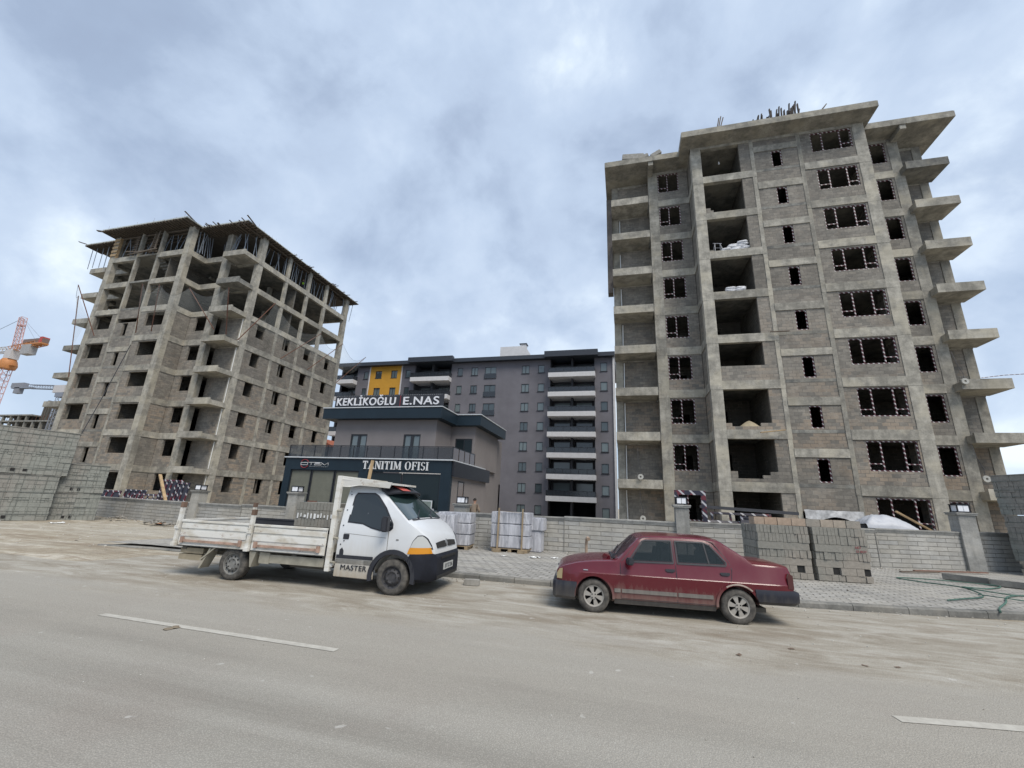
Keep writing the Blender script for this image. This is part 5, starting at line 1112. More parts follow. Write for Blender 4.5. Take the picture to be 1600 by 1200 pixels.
for sg in (-1,1):
    m=MB(); side(m,[(-1.09,1.28),(-1.085,1.80),(-1.04,1.875),(-.64,1.885),(-.53,1.83),(-.30,1.60),(-.085,1.30),(-.075,1.21),(-.13,1.165),(-.34,1.15),(-.55,1.19),(-.75,1.26)],ty,sg,.004,.02)
    m.build('window_seal',BLACKP,cb)
    m=MB(); side(m,[(-1.06,1.30),(-1.055,1.79),(-1.02,1.845),(-.65,1.855),(-.55,1.81),(-.33,1.58),(-.12,1.30),(-.12,1.22),(-.15,1.19),(-.34,1.175),(-.55,1.215),(-.75,1.285)],ty,sg,.010,.02)
    m.build('side_window',WGL,cb)
    m=MB(); strip(m,[(-1.19,.62),(-1.19,1.9)],.012,ty,sg,.003,.012); strip(m,[(-.155,1.16),(-.155,.76)],.010,ty,sg,.003,.012); strip(m,[(-1.19,.64),(-.5,.64)],.012,ty,sg,.003,.012)
    strip(m,[(-1.12,1.075),(-.2,1.03)],.006,ty,sg,.002,.01); m.build('door_seam',GREYU,cb)
    m=MB(); side(m,[(-1.13,.96),(-1.13,1.06),(-1.0,1.06),(-1.0,.96)],ty,sg,.012,.03); m.build('door_handle',BLACKP,cb,bevel=.008)
    m=MB(); side(m,[(-1.165,.66),(-1.165,.76),(-1.12,.80),(-1.08,.74),(-1.08,.66)],ty,sg,.008,.03); m.build('fuel_flap',BLACKP,cb)
    m=MB()
    for x,z in ((-1.165,1.83),(-1.165,1.52),(-1.165,1.22),(-1.1,.93),(-1.165,.86)): side(m,[(x+.012*math.cos(a*PI/4),z+.012*math.sin(a*PI/4)) for a in range(8)],ty,sg,.012,.02)
    m.build('rubber_stop',BLACKP,cb)
    m=MB(); rib(m,-1.22,-.43,.60,.665,ty,sg,.012,n=3,th=.04); m.build('side_moulding',BLACKP,cb)
    m=MB(); side(m,[(-1.24,.26),(-1.24,.595),(-.44,.595),(-.415,.5),(-.40,.25)],lambda x,z:.985,sg,.0,.05); o=m.build('sill_panel',mat('dirty_sill_paint',build=m_paint((.50,.49,.45),(.33,.28,.21),.2,.6,.9,.5)),cb,bevel=.01)
    if sg<0: text('model_lettering','MASTER',.135,BLACKP,o,(-.82,-.9915,.435),off=0,ext=.006,sx=1.12,space=1.06)
    # wheel arch flare
    m=MB()
    for i in range(18):
        a0,a1=R(-12)+R(204)*i/18,R(-12)+R(204)*(i+1)/18; r0_,r1_=.415,.50
        pts=[(r0_*math.cos(a0),.33+r0_*math.sin(a0)),(r0_*math.cos(a1),.33+r0_*math.sin(a1)),(r1_*math.cos(a1),.33+r1_*math.sin(a1)),(r1_*math.cos(a0),.33+r1_*math.sin(a0))]
        side(m,pts,lambda x,z:ty(max(x,-1),.7)+.002,sg,.018,.07)
    m.build('arch_flare',BLACKP,cb)
    # mirror
    m=MB(); m.obox((-.17,sg*1.13,1.30),(.13,.20,.29),(0,0,sg*-.15)); m.bar((-.12,sg*.95,1.22),(-.14,sg*1.06,1.25),.07,.05); m.build('wing_mirror',BLACKP,cb,bevel=.03,smooth=True)
    # headlamp follows nose curve
    def hl(poly,nm,mt,off):
        m=MB(); 
        xs=[p[0] for p in poly]; a,b=min(xs),max(xs); N=14
        def zr(x):
            zsq=[]
            for (x0,z0),(x1,z1) in zip(poly,poly[1:]+poly[:1]):
                if (x0-x)*(x1-x)<=0 and abs(x1-x0)>1e-9: zsq.append(z0+(z1-z0)*(x-x0)/(x1-x0))
            return (min(zsq),max(zsq)) if zsq else (poly[0][1],poly[0][1])
        for i in range(N):
            x0=a+(b-a)*i/N+1e-5; x1=a+(b-a)*(i+1)/N-1e-5; l0,h0=zr(x0); l1,h1=zr(x1)
            side(m,[(x0,l0),(x1,l1),(x1,h1),(x0,h0)],ty,sg,off,.02)
        return m.build(nm,mt,cb,smooth=True,ang=50)
    hl([(.335,.885),(.40,1.0),(.50,1.095),(.60,1.10),(.68,1.05),(.76,.93),(.79,.885)],'headlamp',mat('headlamp_glass',(.50,.52,.52),rough=.06,spec=1.0),.012)
    hl([(.315,.85),(.39,1.01),(.495,1.112),(.61,1.117),(.70,1.06),(.78,.93),(.815,.85)],'lamp_surround',BLACKP,.008)
    hl([(.28,.765),(.325,.885),(.80,.885),(.81,.775)],'indicator',mat('amber_lens',(.62,.26,.02),rough=.15,spec=.7),.012)
    m=MB(); side(m,[(.02,1.0),(.02,1.02),(.07,1.02),(.07,1.0)],ty,sg,.008,.01); m.build('side_repeater',GREYU,cb)
# windscreen as a curved sheet a little proud of the shell
def sheet_loft(x0,x1,n,wfac0,wfac1,nm,mt,par,off=.012,z_off=0,ny=12,top=TOP,yfun=ty):
    m=MB(); vs=[]
    for i in range(n+1):
        x=x0+(x1-x0)*i/n; t=lerp_tab(top,x); dx=.01; sl_=(lerp_tab(top,x+dx)-lerp_tab(top,x-dx))/(2*dx); L=math.hypot(1,sl_); nx_,nz_=-sl_/L,1/L
        wf=wfac0+(wfac1-wfac0)*i/n; ye=yfun(x,t-.06)*wf
        for j in range(ny+1):
            s_=-1+2*j/ny; drop=.016-.036*abs(s_)**4
            vs.append((x+nx_*off,ye*s_,t+drop+nz_*off+z_off))
    m.add(vs,[(i*(ny+1)+j,i*(ny+1)+j+1,(i+1)*(ny+1)+j+1,(i+1)*(ny+1)+j) for i in range(n) for j in range(ny)])
    return m.build(nm,mt,par,smooth=True,ang=80)
sheet_loft(-.47,.20,10,.93,.95,'windscreen',WSG,cb)
m=MB()
for y in (-.45,.25): m.bar((.20,y,1.43),(.06,y+.38,1.565),.018); m.bar((.23,y,1.40),(.20,y,1.43),.03)
m.box(.17,.25,-.75,.75,1.385,1.40); m.build('wiper',BLACKP,cb)
m=MB(); vs=[]      # sun visor over the screen
for i in range(9):
    y=-.82+1.64*i/8; c_=abs(y)/.82; xf=-.16-.17*c_**3
    vs+=[(-.52,y,2.075-.05*c_**3),(xf,y,1.94-.05*c_**3),(xf-.01,y,1.905-.05*c_**3),(-.5,y,1.93)]
m.add(vs,[(i*4+j,i*4+(j+1)%4,i*4+4+(j+1)%4,i*4+4+j) for i in range(8) for j in range(4)]+[(0,1,2,3),(35,34,33,32)]); m.build('sun_visor',BLACKP,cb,smooth=True)
m=MB(); m.add([(-.47,-.50,2.073),(-.19,-.46,1.955),(-.19,-.08,1.958),(-.47,-.14,2.077),(-.47,-.50,2.079),(-.19,-.46,1.961),(-.19,-.08,1.964),(-.47,-.14,2.083)],[(0,1,2,3),(4,5,6,7),(0,1,5,4),(1,2,6,5),(2,3,7,6),(3,0,4,7)])
m.build('red_visor_patch',sm('red_sticker',(.50,.10,.08),.6,var=.3,scale=12),cb)
# bumper
bz=[(.30,.70,.30),(.36,.785,.27),(.45,.79,.26),(.60,.79,.25),(.72,.785,.25),(.80,.78,.26),(.86,.76,.27),(.91,.70,.30)]
rg_=[]
for x,zt_,zb_ in bz:
    f_=lambda z:ty(min(x,.9),z)+.02
    rg_.append((x,[(0,zb_),(f_(.3)*.93,zb_),(f_(.4)*.985,zb_+.06),(f_(.5),.45),(f_(.6),.6),(f_(.7),zt_-.04),(f_(.75)*.985,zt_),(0,zt_)]))
bp=loft(rg_).build('bumper',sm('bumper_plastic',(.014,.016,.024),.65,var=.4,scale=4,bs=.05,spec=.25),tk,smooth=True,ang=40)
cut(bp,[(0,.33,.425,-1.2,-.5),(0,.33,.425,.5,1.2)])
m=MB(); m.box(.895,.925,-.45,.45,.66,.70); m.box(.89,.92,-.62,.62,.30,.36); 
for i in range(9): m.box(.905,.93,-.42+i*.1,-.37+i*.1,.655,.705)
m.build('air_slot',SK['DARK'],bp)
m=MB(); m.box(.905,.93,-.28,.28,.43,.56); pt=m.build('number_plate',mat('plate_white',(.42,.43,.42),rough=.5),bp,bevel=.004)
text('plate_lettering','33 TZ 236',.105,BLACKP,pt,(.932,0,.495),rot=(PI/2,0,PI/2),ext=.001,off=.002)
# nose grille
m=MB()
for sg in (-1,1): m.add([(.80,sg*.075,.875),(.80,sg*.56,.875),(.75,sg*.56,.965),(.75,sg*.075,.985),(.862,sg*.075,.865),(.852,sg*.565,.865),(.808,sg*.565,.955),(.812,sg*.075,.985)],[(4,5,6,7),(0,1,5,4),(1,2,6,5),(2,3,7,6),(3,0,4,7)])
m.build('grille',SK['DARK'],cb)
m=MB(); m.add([(.86,0,.84),(.84,.055,.925),(.815,0,1.01),(.84,-.055,.925),(.83,0,.84),(.81,.055,.925),(.79,0,1.01),(.81,-.055,.925)],[(0,1,2,3),(0,1,5,4),(1,2,6,5),(2,3,7,6),(3,0,4,7)]); m.build('emblem',sm('chrome_emblem',(.20,.21,.22),.5,metal=.3),cb)
for x,sg,st_,nm in ((0,-1,'steel',0),(0,1,'steel',0),(-3.61,-1,'steel',0),(-3.61,1,'steel',0)):
    wheel(tk,x,sg*.875,.325,.205,sg,sm('front_steel_rim',(.055,.055,.06),.7,var=.5,scale=9) if x==0 else sm('rear_steel_rim',(.22,.22,.21),.7,var=.4,scale=9),st_)
# the nose of this cab is short: pull everything ahead of the wheel back a little
def allkids(o):
    for c in [q for q in COL.objects if q.parent==o]:
        yield c; yield from allkids(c)
for o in [cb,bp]+list(allkids(cb))+list(allkids(bp)):
    if o.location.length>1e-6: o.location.x=.3+(o.location.x-.3)*.80 if o.location.x>.3 else o.location.x; continue
    for v in o.data.vertices:
        if v.co.x>.3: v.co.x=.3+(v.co.x-.3)*.80
# bed
BW=1.03
m=MB(); m.box(-5.05,-1.42,-BW+.03,BW-.03,.60,.68); m.build('bed_floor',sm('dark_bed_floor',(.05,.05,.05),.9,var=.4),tk)
def board(x0,x1,sg,mt,inner=False):
    m=MB(); y0=sg*(BW-.02)
    m.box(x0,x1,y0,y0+sg*.02,.62,1.13)
    for za,zb_ in ((.62,.655),(.80,.93),(.96,1.08)): m.box(x0+.02,x1-.02,y0+sg*.02,y0+sg*.036,za+.01,zb_)
    m.box(x0-.0,x1+.0,y0-sg*.015,y0+sg*.045,1.10,1.145)
    o=m.build('side_board',mt,tk,bevel=.006)
    m=MB(); m.box(x0+.12,x1-.12,y0+sg*.038,y0+sg*.065,.70,.745); m.box(x0+.1,x0+.16,y0+sg*.036,y0+sg*.08,.68,.80); m.box(x1-.16,x1-.1,y0+sg*.036,y0+sg*.08,.68,.80)
    m.build('tie_bar',sm('rust_pink_bar',(.40,.27,.21),.85,var=.45,scale=7),o)
    return o
for sg in (-1,1):
    mt=BEDP if sg<0 else sm('dark_board',(.03,.032,.04),.8,var=.3)
    board(-5.02,-3.31,sg,mt); board(-3.19,-1.47,sg,mt)
    for x,zt_ in ((-5.08,1.50),(-3.25,1.42)):
        m=MB(); m.box(x-.035,x+.035,sg*(BW-.03),sg*(BW+.05),.60,zt_); m.box(x-.055,x+.055,sg*(BW+.04),sg*(BW+.07),.95,1.02); m.box(x-.05,x+.05,sg*(BW-.0),sg*(BW+.075),.60,.68); m.tube([(x,sg*(BW+.07),1.0),(x+.01,sg*(BW+.075),1.14)],.014,6); m.build('stake_post',BEDP,tk,bevel=.006)
        m=MB(); m.box(x-.03,x+.04,sg*(BW-.035),sg*(BW+.055),zt_-.10,zt_+.012); m.build('rust_cap',sm('cap_rust',(.17,.11,.08),.9,var=.5),tk)
m=MB(); m.box(-5.13,-5.07,-BW+.05,BW-.05,.62,1.13); m.box(-5.14,-5.06,-BW+.05,BW-.05,1.10,1.145); m.build('tail_board',BEDP,tk,bevel=.006)
# headboard with forward tray over the cab roof
m=MB(); 
for sg in (-1,1): m.box(-1.43,-1.33,sg*.93,sg*1.03,.34,2.20); m.box(-1.36,-1.28,sg*.93,sg*1.0,.42,.50)
m.box(-1.41,-1.36,-.93,.93,.68,1.55); m.box(-1.41,-1.35,-.93,.93,2.10,2.20); m.box(-1.41,-1.36,-.03,.03,1.55,2.1)
m.build('headboard',BEDP,tk,bevel=.008)
m=MB(); 
for z in (.52,.97,1.50): m.tube([(-1.34,-1.0,z),(-1.22,-1.03,z)],.022,8)
m.build('hinge_pin',CREAMU,tk)
m=MB(); za,zb_=2.15,2.075
m.add([(-1.36,-1.0,za-.02),(-.26,-.90,zb_-.02),(-.26,.35,zb_-.02),(-1.36,1.0,za-.02),(-1.36,-1.0,za+.02),(-.26,-.90,zb_+.02),(-.26,.35,zb_+.02),(-1.36,1.0,za+.02)],[(3,2,1,0),(4,5,6,7),(0,1,5,4),(1,2,6,5),(2,3,7,6),(3,0,4,7)])
for sg in (-1,): m.add([(-1.36,sg*1.0,za+.03),(-.24,sg*.92,zb_+.03),(-.30,sg*.90,zb_-.09),(-.95,sg*.955,za-.13),(-1.16,sg*.965,za-.17),(-1.36,sg*.97,za-.17),(-1.36,sg*.97,za+.03),(-.24,sg*.89,zb_+.03),(-.30,sg*.88,zb_-.09),(-.95,sg*.93,za-.13),(-1.16,sg*.94,za-.17),(-1.36,sg*.94,za-.17)],[(0,1,2,3,4,5),(11,10,9,8,7,6),(0,1,7,6),(1,2,8,7),(2,3,9,8),(3,4,10,9),(4,5,11,10),(5,0,6,11)])
m.build('roof_tray',BEDP,tk)
# chassis and underside
m=MB()
for sg in (-1,1): m.box(-5.0,-.6,sg*.38,sg*.46,.40,.58)
for x in (-4.9,-4.1,-3.0,-2.2,-1.5): m.box(x-.05,x+.05,-.95,.95,.54,.60)
m.tube([(-3.61,-.8,.325),(-3.61,.8,.325)],.05,8); m.tube([(0,-.8,.325),(0,.8,.325)],.05,8); m.box(-.6,.7,-.5,.5,.3,.55); m.build('chassis',GREYU,tk)
m=MB(); m.box(-3.0,-1.5,-.96,-.90,.40,.56); m.box(-2.98,-2.75,-.97,-.72,.38,.62); m.build('side_guard',CREAMU,tk)
m=MB(); m.box(-2.6,-1.7,-.55,.3,.28,.5); m.build('fuel_tank',GREYU,tk,bevel=.03)
for sg in (-1,1):
    m=MB(); m.add([(-4.20,sg*.76,.62),(-4.20,sg*1.0,.62),(-4.40,sg*1.0,.19),(-4.40,sg*.76,.19),(-4.16,sg*.76,.62),(-4.16,sg*1.0,.62),(-4.36,sg*1.0,.19),(-4.36,sg*.76,.19)],[(0,1,2,3),(7,6,5,4),(0,4,5,1),(1,5,6,2),(2,6,7,3),(3,7,4,0)])
    m.bar((-4.05,sg*1.0,.63),(-4.38,sg*1.0,.36),.03); m.build('mud_flap',CREAMU,tk)
    m=MB(); m.add([(-3.22,sg*.76,.62),(-3.22,sg*1.0,.62),(-3.16,sg*1.0,.30),(-3.16,sg*.76,.30),(-3.05,sg*.76,.62),(-3.05,sg*1.0,.62),(-3.13,sg*1.0,.30),(-3.13,sg*.76,.30)],[(0,1,2,3),(7,6,5,4),(0,4,5,1),(1,5,6,2),(2,6,7,3),(3,7,4,0)]); m.build('mud_flap',CREAMU,tk)
m=MB(); m.box(-5.0,-4.42,-.93,-.78,.46,.57); m.box(-5.02,-4.44,-.93,-.78,.33,.44); m.bar((-4.85,-.85,.57),(-4.85,-.85,.64),.03); m.bar((-4.55,-.85,.57),(-4.55,-.85,.64),.03); m.build('rear_step',sm('weathered_step',(.36,.31,.22),.9,var=.4),tk)
# cargo: own things
def on_truck(x,y,z): return tk_m@Vector((x,y,z))
bpy.context.view_layer.update(); tk_m=tk.matrix_world.copy(); TR=R(3.43)
e=empty('paver_pallet',on_truck(-2.36,.25,.70),TR,'small stack of wrapped grey pavers riding on the truck bed behind the cab','pallet')
m=MB()
for x in (-.42,0,.42): m.box(x-.06,x+.06,-.38,.38,.25,.36)
m.box(-.52,.52,-.42,.42,0,.25); m.box(-.54,.54,-.42,.42,.36,.40); m.build('pallet_base',GREYU,e)
m=MB()
for j in range(3):
    for i in range(13): a=-.56+i*1.12/13; m.box(a+.004,a+.082,-.42+rb.uniform(-.006,.006),.42,.40+j*.175,.40+j*.175+.168)
m.build('paver_block',BLK,e)
m=MB(); 
for i in range(12): a=-.50+i*.085; m.box(a,a+.035+rb.uniform(-.01,.02),-.435,-.43,.58+rb.uniform(-.02,.02),.66+rb.uniform(-.02,.03))
m.build('torn_film',PVC,e)
m=MB(); m.box(-.09,.09,-.02,.02,0,.72); m.box(.085,.10,-.022,.022,0,.72); o=m.build('dark_panel',DSTEEL); o.location=on_truck(-1.80,.1,.70); o.rotation_euler=(0,0,TR); tag(o,'upright dark panel beside the pavers on the truck bed','panel')
m=MB(); m.box(-.09,.12,-.05,.05,0,.95); o=m.build('rusty_block',RUST); o.location=on_truck(-3.28,.85,.69); o.rotation_euler=(0,0,TR); tag(o,'dark rusty upright piece behind the middle stake of truck bed','scrap')
o=MB().bar((0,0,0),(.16,0,1.95),.075,.045).build('wooden_plank',WOOD); o.location=on_truck(-1.50,.15,.69); o.rotation_euler=(0,0,TR); tag(o,'pale wooden plank standing upright behind the truck headboard','plank')
# ---------------- the red saloon ----------------
RED=mat('dusty_red_paint',build=m_paint((.105,.0065,.015),(.21,.15,.125),.18,.52,.85,.22))
NAVB=mat('faded_bumper',rough=.6,spec=.25,build=m_paint((.016,.018,.028),(.13,.12,.105),.15,.5,.75,.65))
CGL=mat('car_glass',(.02,.03,.032),rough=.05,spec=.6,alpha=.45)
cr=empty('parked_car',(-.665,9.19,0),R(185.9),'dusty dark red four door saloon parked facing left at the kerb','car')
CY=[(.18,.74),(.26,.775),(.45,.80),(.655,.815),(.675,.802),(.88,.775),(1.27,.615),(1.33,.55),(1.4,.45)]
def cy(x,z):
    w=lerp_tab(CY,z)
    if x>.25: w-=.10*((x-.25)/.40)**2.2
    if x<-2.9: w-=.09*((-2.9-x)/.45)**2.2
    return w
FEND=[(-3.34,.80),(-3.30,.90),(-3.2,.915),(-2.9,.925),(-2.7,.92),(-2.4,.90),(-1.4,.88),(-.45,.865),(-.2,.855),(.1,.835),(.4,.79),(.56,.735),(.62,.70),(.66,.64)]
CTOP=[(-3.34,.84),(-3.30,.965),(-3.2,.985),(-2.95,.995),(-2.72,1.01),(-2.60,1.10),(-2.25,1.325),(-2.15,1.35),(-1.8,1.368),(-1.4,1.37),(-1.05,1.36),(-.90,1.34),(-.80,1.29),(-.42,.925),(-.36,.895),(0,.872),(.3,.825),(.52,.765),(.61,.725),(.66,.67)]
def car_ring(x):
    t=lerp_tab(CTOP,x); f=min(lerp_tab(FEND,x),t-.02); bot=.20 if x>-2.74 else .40
    h=[(0,bot),(cy(x,bot)*.93,bot)]+[(cy(x,z),z) for z in (max(.26,bot+.02),.45,.655,.675)]
    if t<.80: h=[(0,bot),(cy(x,bot)*.93,bot)]+[(cy(x,z),z) for z in (max(.26,bot+.02),.45,.60,.62)]
    fz=max(f,h[-1][1]+.005); h.append((cy(x,fz),fz))
    if t-f>.12:
        e=t-.055; ye=cy(x,min(e,1.30)); h+=[(ye+(cy(x,fz)-ye)*.0,e),(ye-.035,t-.03),(ye*.6,t-.008),(0,t)]
    else:
        ye=cy(x,fz); h+=[(ye-.02,fz+(t-fz)*.45),(ye-.07,fz+(t-fz)*.75),(ye*.55,t-.003),(0,t)]
    return (x,h)
xs=[-3.34,-3.33,-3.30,-3.25,-3.2,-3.05,-2.9,-2.78,-2.72,-2.66,-2.60,-2.48,-2.36,-2.25,-2.2,-2.15,-2.0,-1.8,-1.4,-1.05,-.95,-.90,-.85,-.80,-.70,-.60,-.50,-.42,-.39,-.36,-.2,0,.15,.3,.4,.48,.52,.56,.59,.62,.645,.66]
body=loft([car_ring(x) for x in xs]).build('body',RED,cr,smooth=True,ang=28)
cut(body,[(0,.285,.335,-1,-.5),(0,.285,.335,.5,1),(-2.42,.285,.335,-1,-.5),(-2.42,.285,.335,.5,1)])
def cabin(m):
    m.prism([(-.67,.905),(-.89,1.21),(-.94,1.232),(-1.375,1.243),(-1.375,.92)],-1,1); 
cut(body,[],28,cabin)
cut(body,[],28,lambda m:m.prism([(-1.485,.92),(-1.485,1.243),(-1.93,1.243),(-2.03,1.21),(-2.25,.96),(-2.25,.93)],-1,1))
cut(body,[],28,lambda m:m.box(-2.2,-.78,-.56,.56,.80,1.245))
for q in body.data.materials: pass
m=MB()
for x in (-1.30,-2.12):
    for y in ((-.33,.33) if x>-2 else (0,)):
        w_=.22 if x>-2 else .52
        m=MB(); m.obox((x,y,.93),(.13,w_*2,.30),(0,-.2,0)); 
        if x>-2: m.obox((x-.06,y,1.13),(.08,.22,.13),(0,-.15,0)); m.obox((x-.04,y,1.07),(.02,.1,.06))
        m.build('seat',sm('dark_seat_cloth',(.035,.036,.042),.9),body,bevel=.03,smooth=True)
m=MB(); m.lathe([(.17,0),(.18,.012),(.19,0),(.18,-.012)],20,c=(0,0,0),axis='x',close=True); o=m.build('steering_wheel',BLACKP,body,smooth=True); o.location=(-.83,.33,.93); o.rotation_euler=(0,.45,0)
for sg in (1,-1):
    m=MB(); side(m,[(-.60,.875),(-.875,1.235),(-.93,1.262),(-1.405,1.275),(-1.405,.89)],cy,sg,.004,.02); side(m,[(-1.455,.89),(-1.455,1.275),(-1.96,1.275),(-2.06,1.235),(-2.30,.965),(-2.30,.92),(-2.27,.90)],cy,sg,.004,.02); m=MB(); strip(m,[(-.62,.885),(-.88,1.228),(-.935,1.252),(-1.395,1.265),(-1.395,.90),(-.62,.885)],.022,cy,sg,.012,.03); strip(m,[(-1.465,.90),(-1.465,1.265),(-1.95,1.265),(-2.05,1.228),(-2.285,.962),(-2.27,.91),(-1.465,.90)],.022,cy,sg,.012,.03); strip(m,[(-2.0,.91),(-1.955,1.255)],.022,cy,sg,.012,.03); m.build('window_seal',BLACKP,body)
    m=MB(); side(m,[(-.65,.895),(-.885,1.222),(-.935,1.243),(-1.385,1.255),(-1.385,.91)],cy,sg,.010,.02); m.build('side_window',CGL,body)
    m=MB(); side(m,[(-1.475,.91),(-1.475,1.255),(-1.94,1.255),(-1.985,.915)],cy,sg,.010,.02); side(m,[(-2.015,.915),(-1.97,1.25),(-2.04,1.22),(-2.265,.96),(-2.27,.93)],cy,sg,.010,.02); m.build('side_window',CGL,body)
    m=MB(); strip(m,[(-.475,.86),(-.478,.66),(-.478,.28)],.009,cy,sg,.002,.01); strip(m,[(-1.43,1.29),(-1.43,.88),(-1.435,.66),(-1.435,.26)],.010,cy,sg,.002,.01); strip(m,[(-2.34,.95),(-2.36,.85),(-2.34,.70),(-2.27,.62)],.009,cy,sg,.002,.01); strip(m,[(-.48,.272),(-2.08,.272)],.008,cy,sg,.002,.01)
    strip(m,[(-.50,.885),(-.86,1.275),(-.95,1.30),(-2.0,1.305),(-2.12,1.27),(-2.345,.96)],.008,cy,sg,.003,.01); m.build('door_seam',BLACKP,body)
    m=MB(); 
    for a,b in ((-.36,-.47),(-.49,-1.425),(-1.445,-2.02)): side(m,[(a,.365),(a,.43),(b,.43),(b,.365)],cy,sg,.014,.03)
    m.build('rub_strip',mat('faded_trim',rough=.7,build=m_paint((.10,.095,.09),(.27,.245,.22),.3,.6,.8,.6)),body,bevel=.004)
    m=MB(); rib(m,-.36,-2.06,.175,.25,cy,sg,.004,n=6,th=.05); m.build('sill',NAVB,body)
    m=MB()
    for x in (-1.33,-2.24): side(m,[(x-.085,.775),(x-.08,.805),(x+.08,.80),(x+.085,.775),(x+.05,.752),(x-.05,.75)],cy,sg,.016,.03)
    m.build('door_handle',BLACKP,body,bevel=.006)
    if sg>0:
        m=MB(); m.obox((-.63,.90,.90),(.11,.15,.12),(0,0,.2)); m.bar((-.60,.76,.875),(-.62,.87,.88),.05,.04); m.build('wing_mirror',BLACKP,body,bevel=.02,smooth=True)
    for cx in (0,-2.42):
        m=MB()
        for i in range(16):
            sp_=R(190) if cx==0 else R(160); a0,a1=R(-5)+sp_*i/16,R(-5)+sp_*(i+1)/16; r0_,r1_=.325,.365
            pts=[(cx+r*math.cos(a),.285+r*math.sin(a)) for r,a in ((r0_,a0),(r0_,a1),(r1_,a1),(r1_,a0))]
            side(m,pts,lambda x,z:cy(x,max(.45,min(z,.64))),sg,.016,.04)
        m.build('arch_lip',RED,body)
        if cx<0:
            m=MB()
            for i in range(8):
                a0,a1=R(58)+R(74)*i/8,R(58)+R(74)*(i+1)/8; pts=[(cx+r*math.cos(a),.285+r*math.sin(a)) for r,a in ((.335,a0),(.335,a1),(.358,a1),(.358,a0))]; side(m,pts,lambda x,z:cy(x,max(.45,min(z,.64))),sg,.019,.04)
            m.build('bare_metal_lip',sm('bare_lip_metal',(.50,.42,.36),.45,var=.4,scale=9),body)
    m=MB(); side(m,[(.10,.695),(.10,.71),(.18,.71),(.18,.695)],cy,sg,.01,.01); m.build('fender_badge',sm('chrome_trim',(.5,.5,.5),.3,metal=.7),body)
    m=MB(); side(m,[(.565,.525),(.555,.70),(.61,.69),(.655,.62),(.662,.525)],lambda x,z:cy(x,.6),sg,.012,.05); m.build('corner_lamp',mat('amber_cream_lens',(.40,.32,.18),rough=.2,spec=.7),body)
    m=MB(); side(m,[(-3.345,.60),(-3.345,.82),(-3.27,.85),(-3.24,.78),(-3.245,.62)],lambda x,z:cy(x,.66),sg,.010,.06); m.build('tail_lamp',mat('dark_red_lens',(.07,.02,.02),rough=.3),body)
m=MB(); m.box(.64,.68,-.58,-.22,.54,.68); m.box(.64,.68,.22,.58,.54,.68); m.build('headlamp',mat('lamp_lens',(.55,.56,.52),rough=.1,spec=.8),body)
m=MB(); m.box(.65,.675,-.2,.2,.54,.67); m.build('grille',BLACKP,body)
sheet_loft(-.80,-.45,6,.99,.98,'windscreen',CGL,body,off=.010,z_off=-.016,top=CTOP,yfun=lambda x,z:cy(x,min(z+.03,1.30))-.05)
sheet_loft(-2.58,-2.28,5,.95,.96,'rear_screen',CGL,body,off=.010,z_off=-.016,top=CTOP,yfun=lambda x,z:cy(x,min(z+.03,1.30))-.07)
m=MB(); m.bar((-.40,.45,.93),(-.55,.1,1.075),.014); m.bar((-.40,-.1,.93),(-.55,-.45,1.075),.014); m.box(-.44,-.36,-.6,.6,.905,.915); m.bar((-.33,.62,.92),(-.40,.60,.985),.05,.04); m.build('wiper',BLACKP,body)
m=MB(); m.bar((-.30,.50,.885),(-.20,.42,.93),.10,.09); m.build('bonnet_scoop',RED,body,bevel=.02)
def bumper(xa,xb,z0,z1,sgx):
    rg_=[]; xs_=[xa+(xb-xa)*i/8 for i in range(9)]
    for i,x in enumerate(xs_):
        k=i/8; w=cy(max(-3.3,min(x,.62)),.55)+.024 if k<.85 else (cy(max(-3.3,min(x,.62)),.55)+.035)*(1-.10*(k-.85)/.15)
        c_=.03 if k>.9 else 0
        rg_.append((x,[(0,z0+c_),(w*.92,z0+c_),(w-.012,z0+.05),(w,(z0+z1)/2),(w,z1-.05),(w-.015,z1-.01-c_),(w*.9,z1-c_),(0,z1-c_)]))
    return loft(rg_)
o=bumper(.30,.735,.19,.50,1).build('bumper',NAVB,cr,smooth=True,ang=40); cut(o,[(0,.285,.335,-1,1)])
o=bumper(-2.70,-3.43,.34,.585,-1).build('bumper',NAVB,cr,smooth=True,ang=40); cut(o,[(-2.42,.285,.335,-1,1)])
m=MB(); m.box(-2.0,-.42,-.70,.70,.165,.24); m.box(-2.95,.5,-.5,.5,.17,.24); m.tube([(-2.42,-.7,.275),(-2.42,.7,.275)],.04,8); m.build('underbody',GREYU,cr)  # floor pan widened and lowered to block light, deepening the shade beneath
SILV=mat('dusty_alloy',rough=.5,build=m_paint((.33,.32,.30),(.30,.27,.22),-.4,.4,.5,.4))
for x in (0,-2.42):
    for sg in (1,-1): wheel(cr,x,sg*.70,.278,.18,sg,SILV,6)
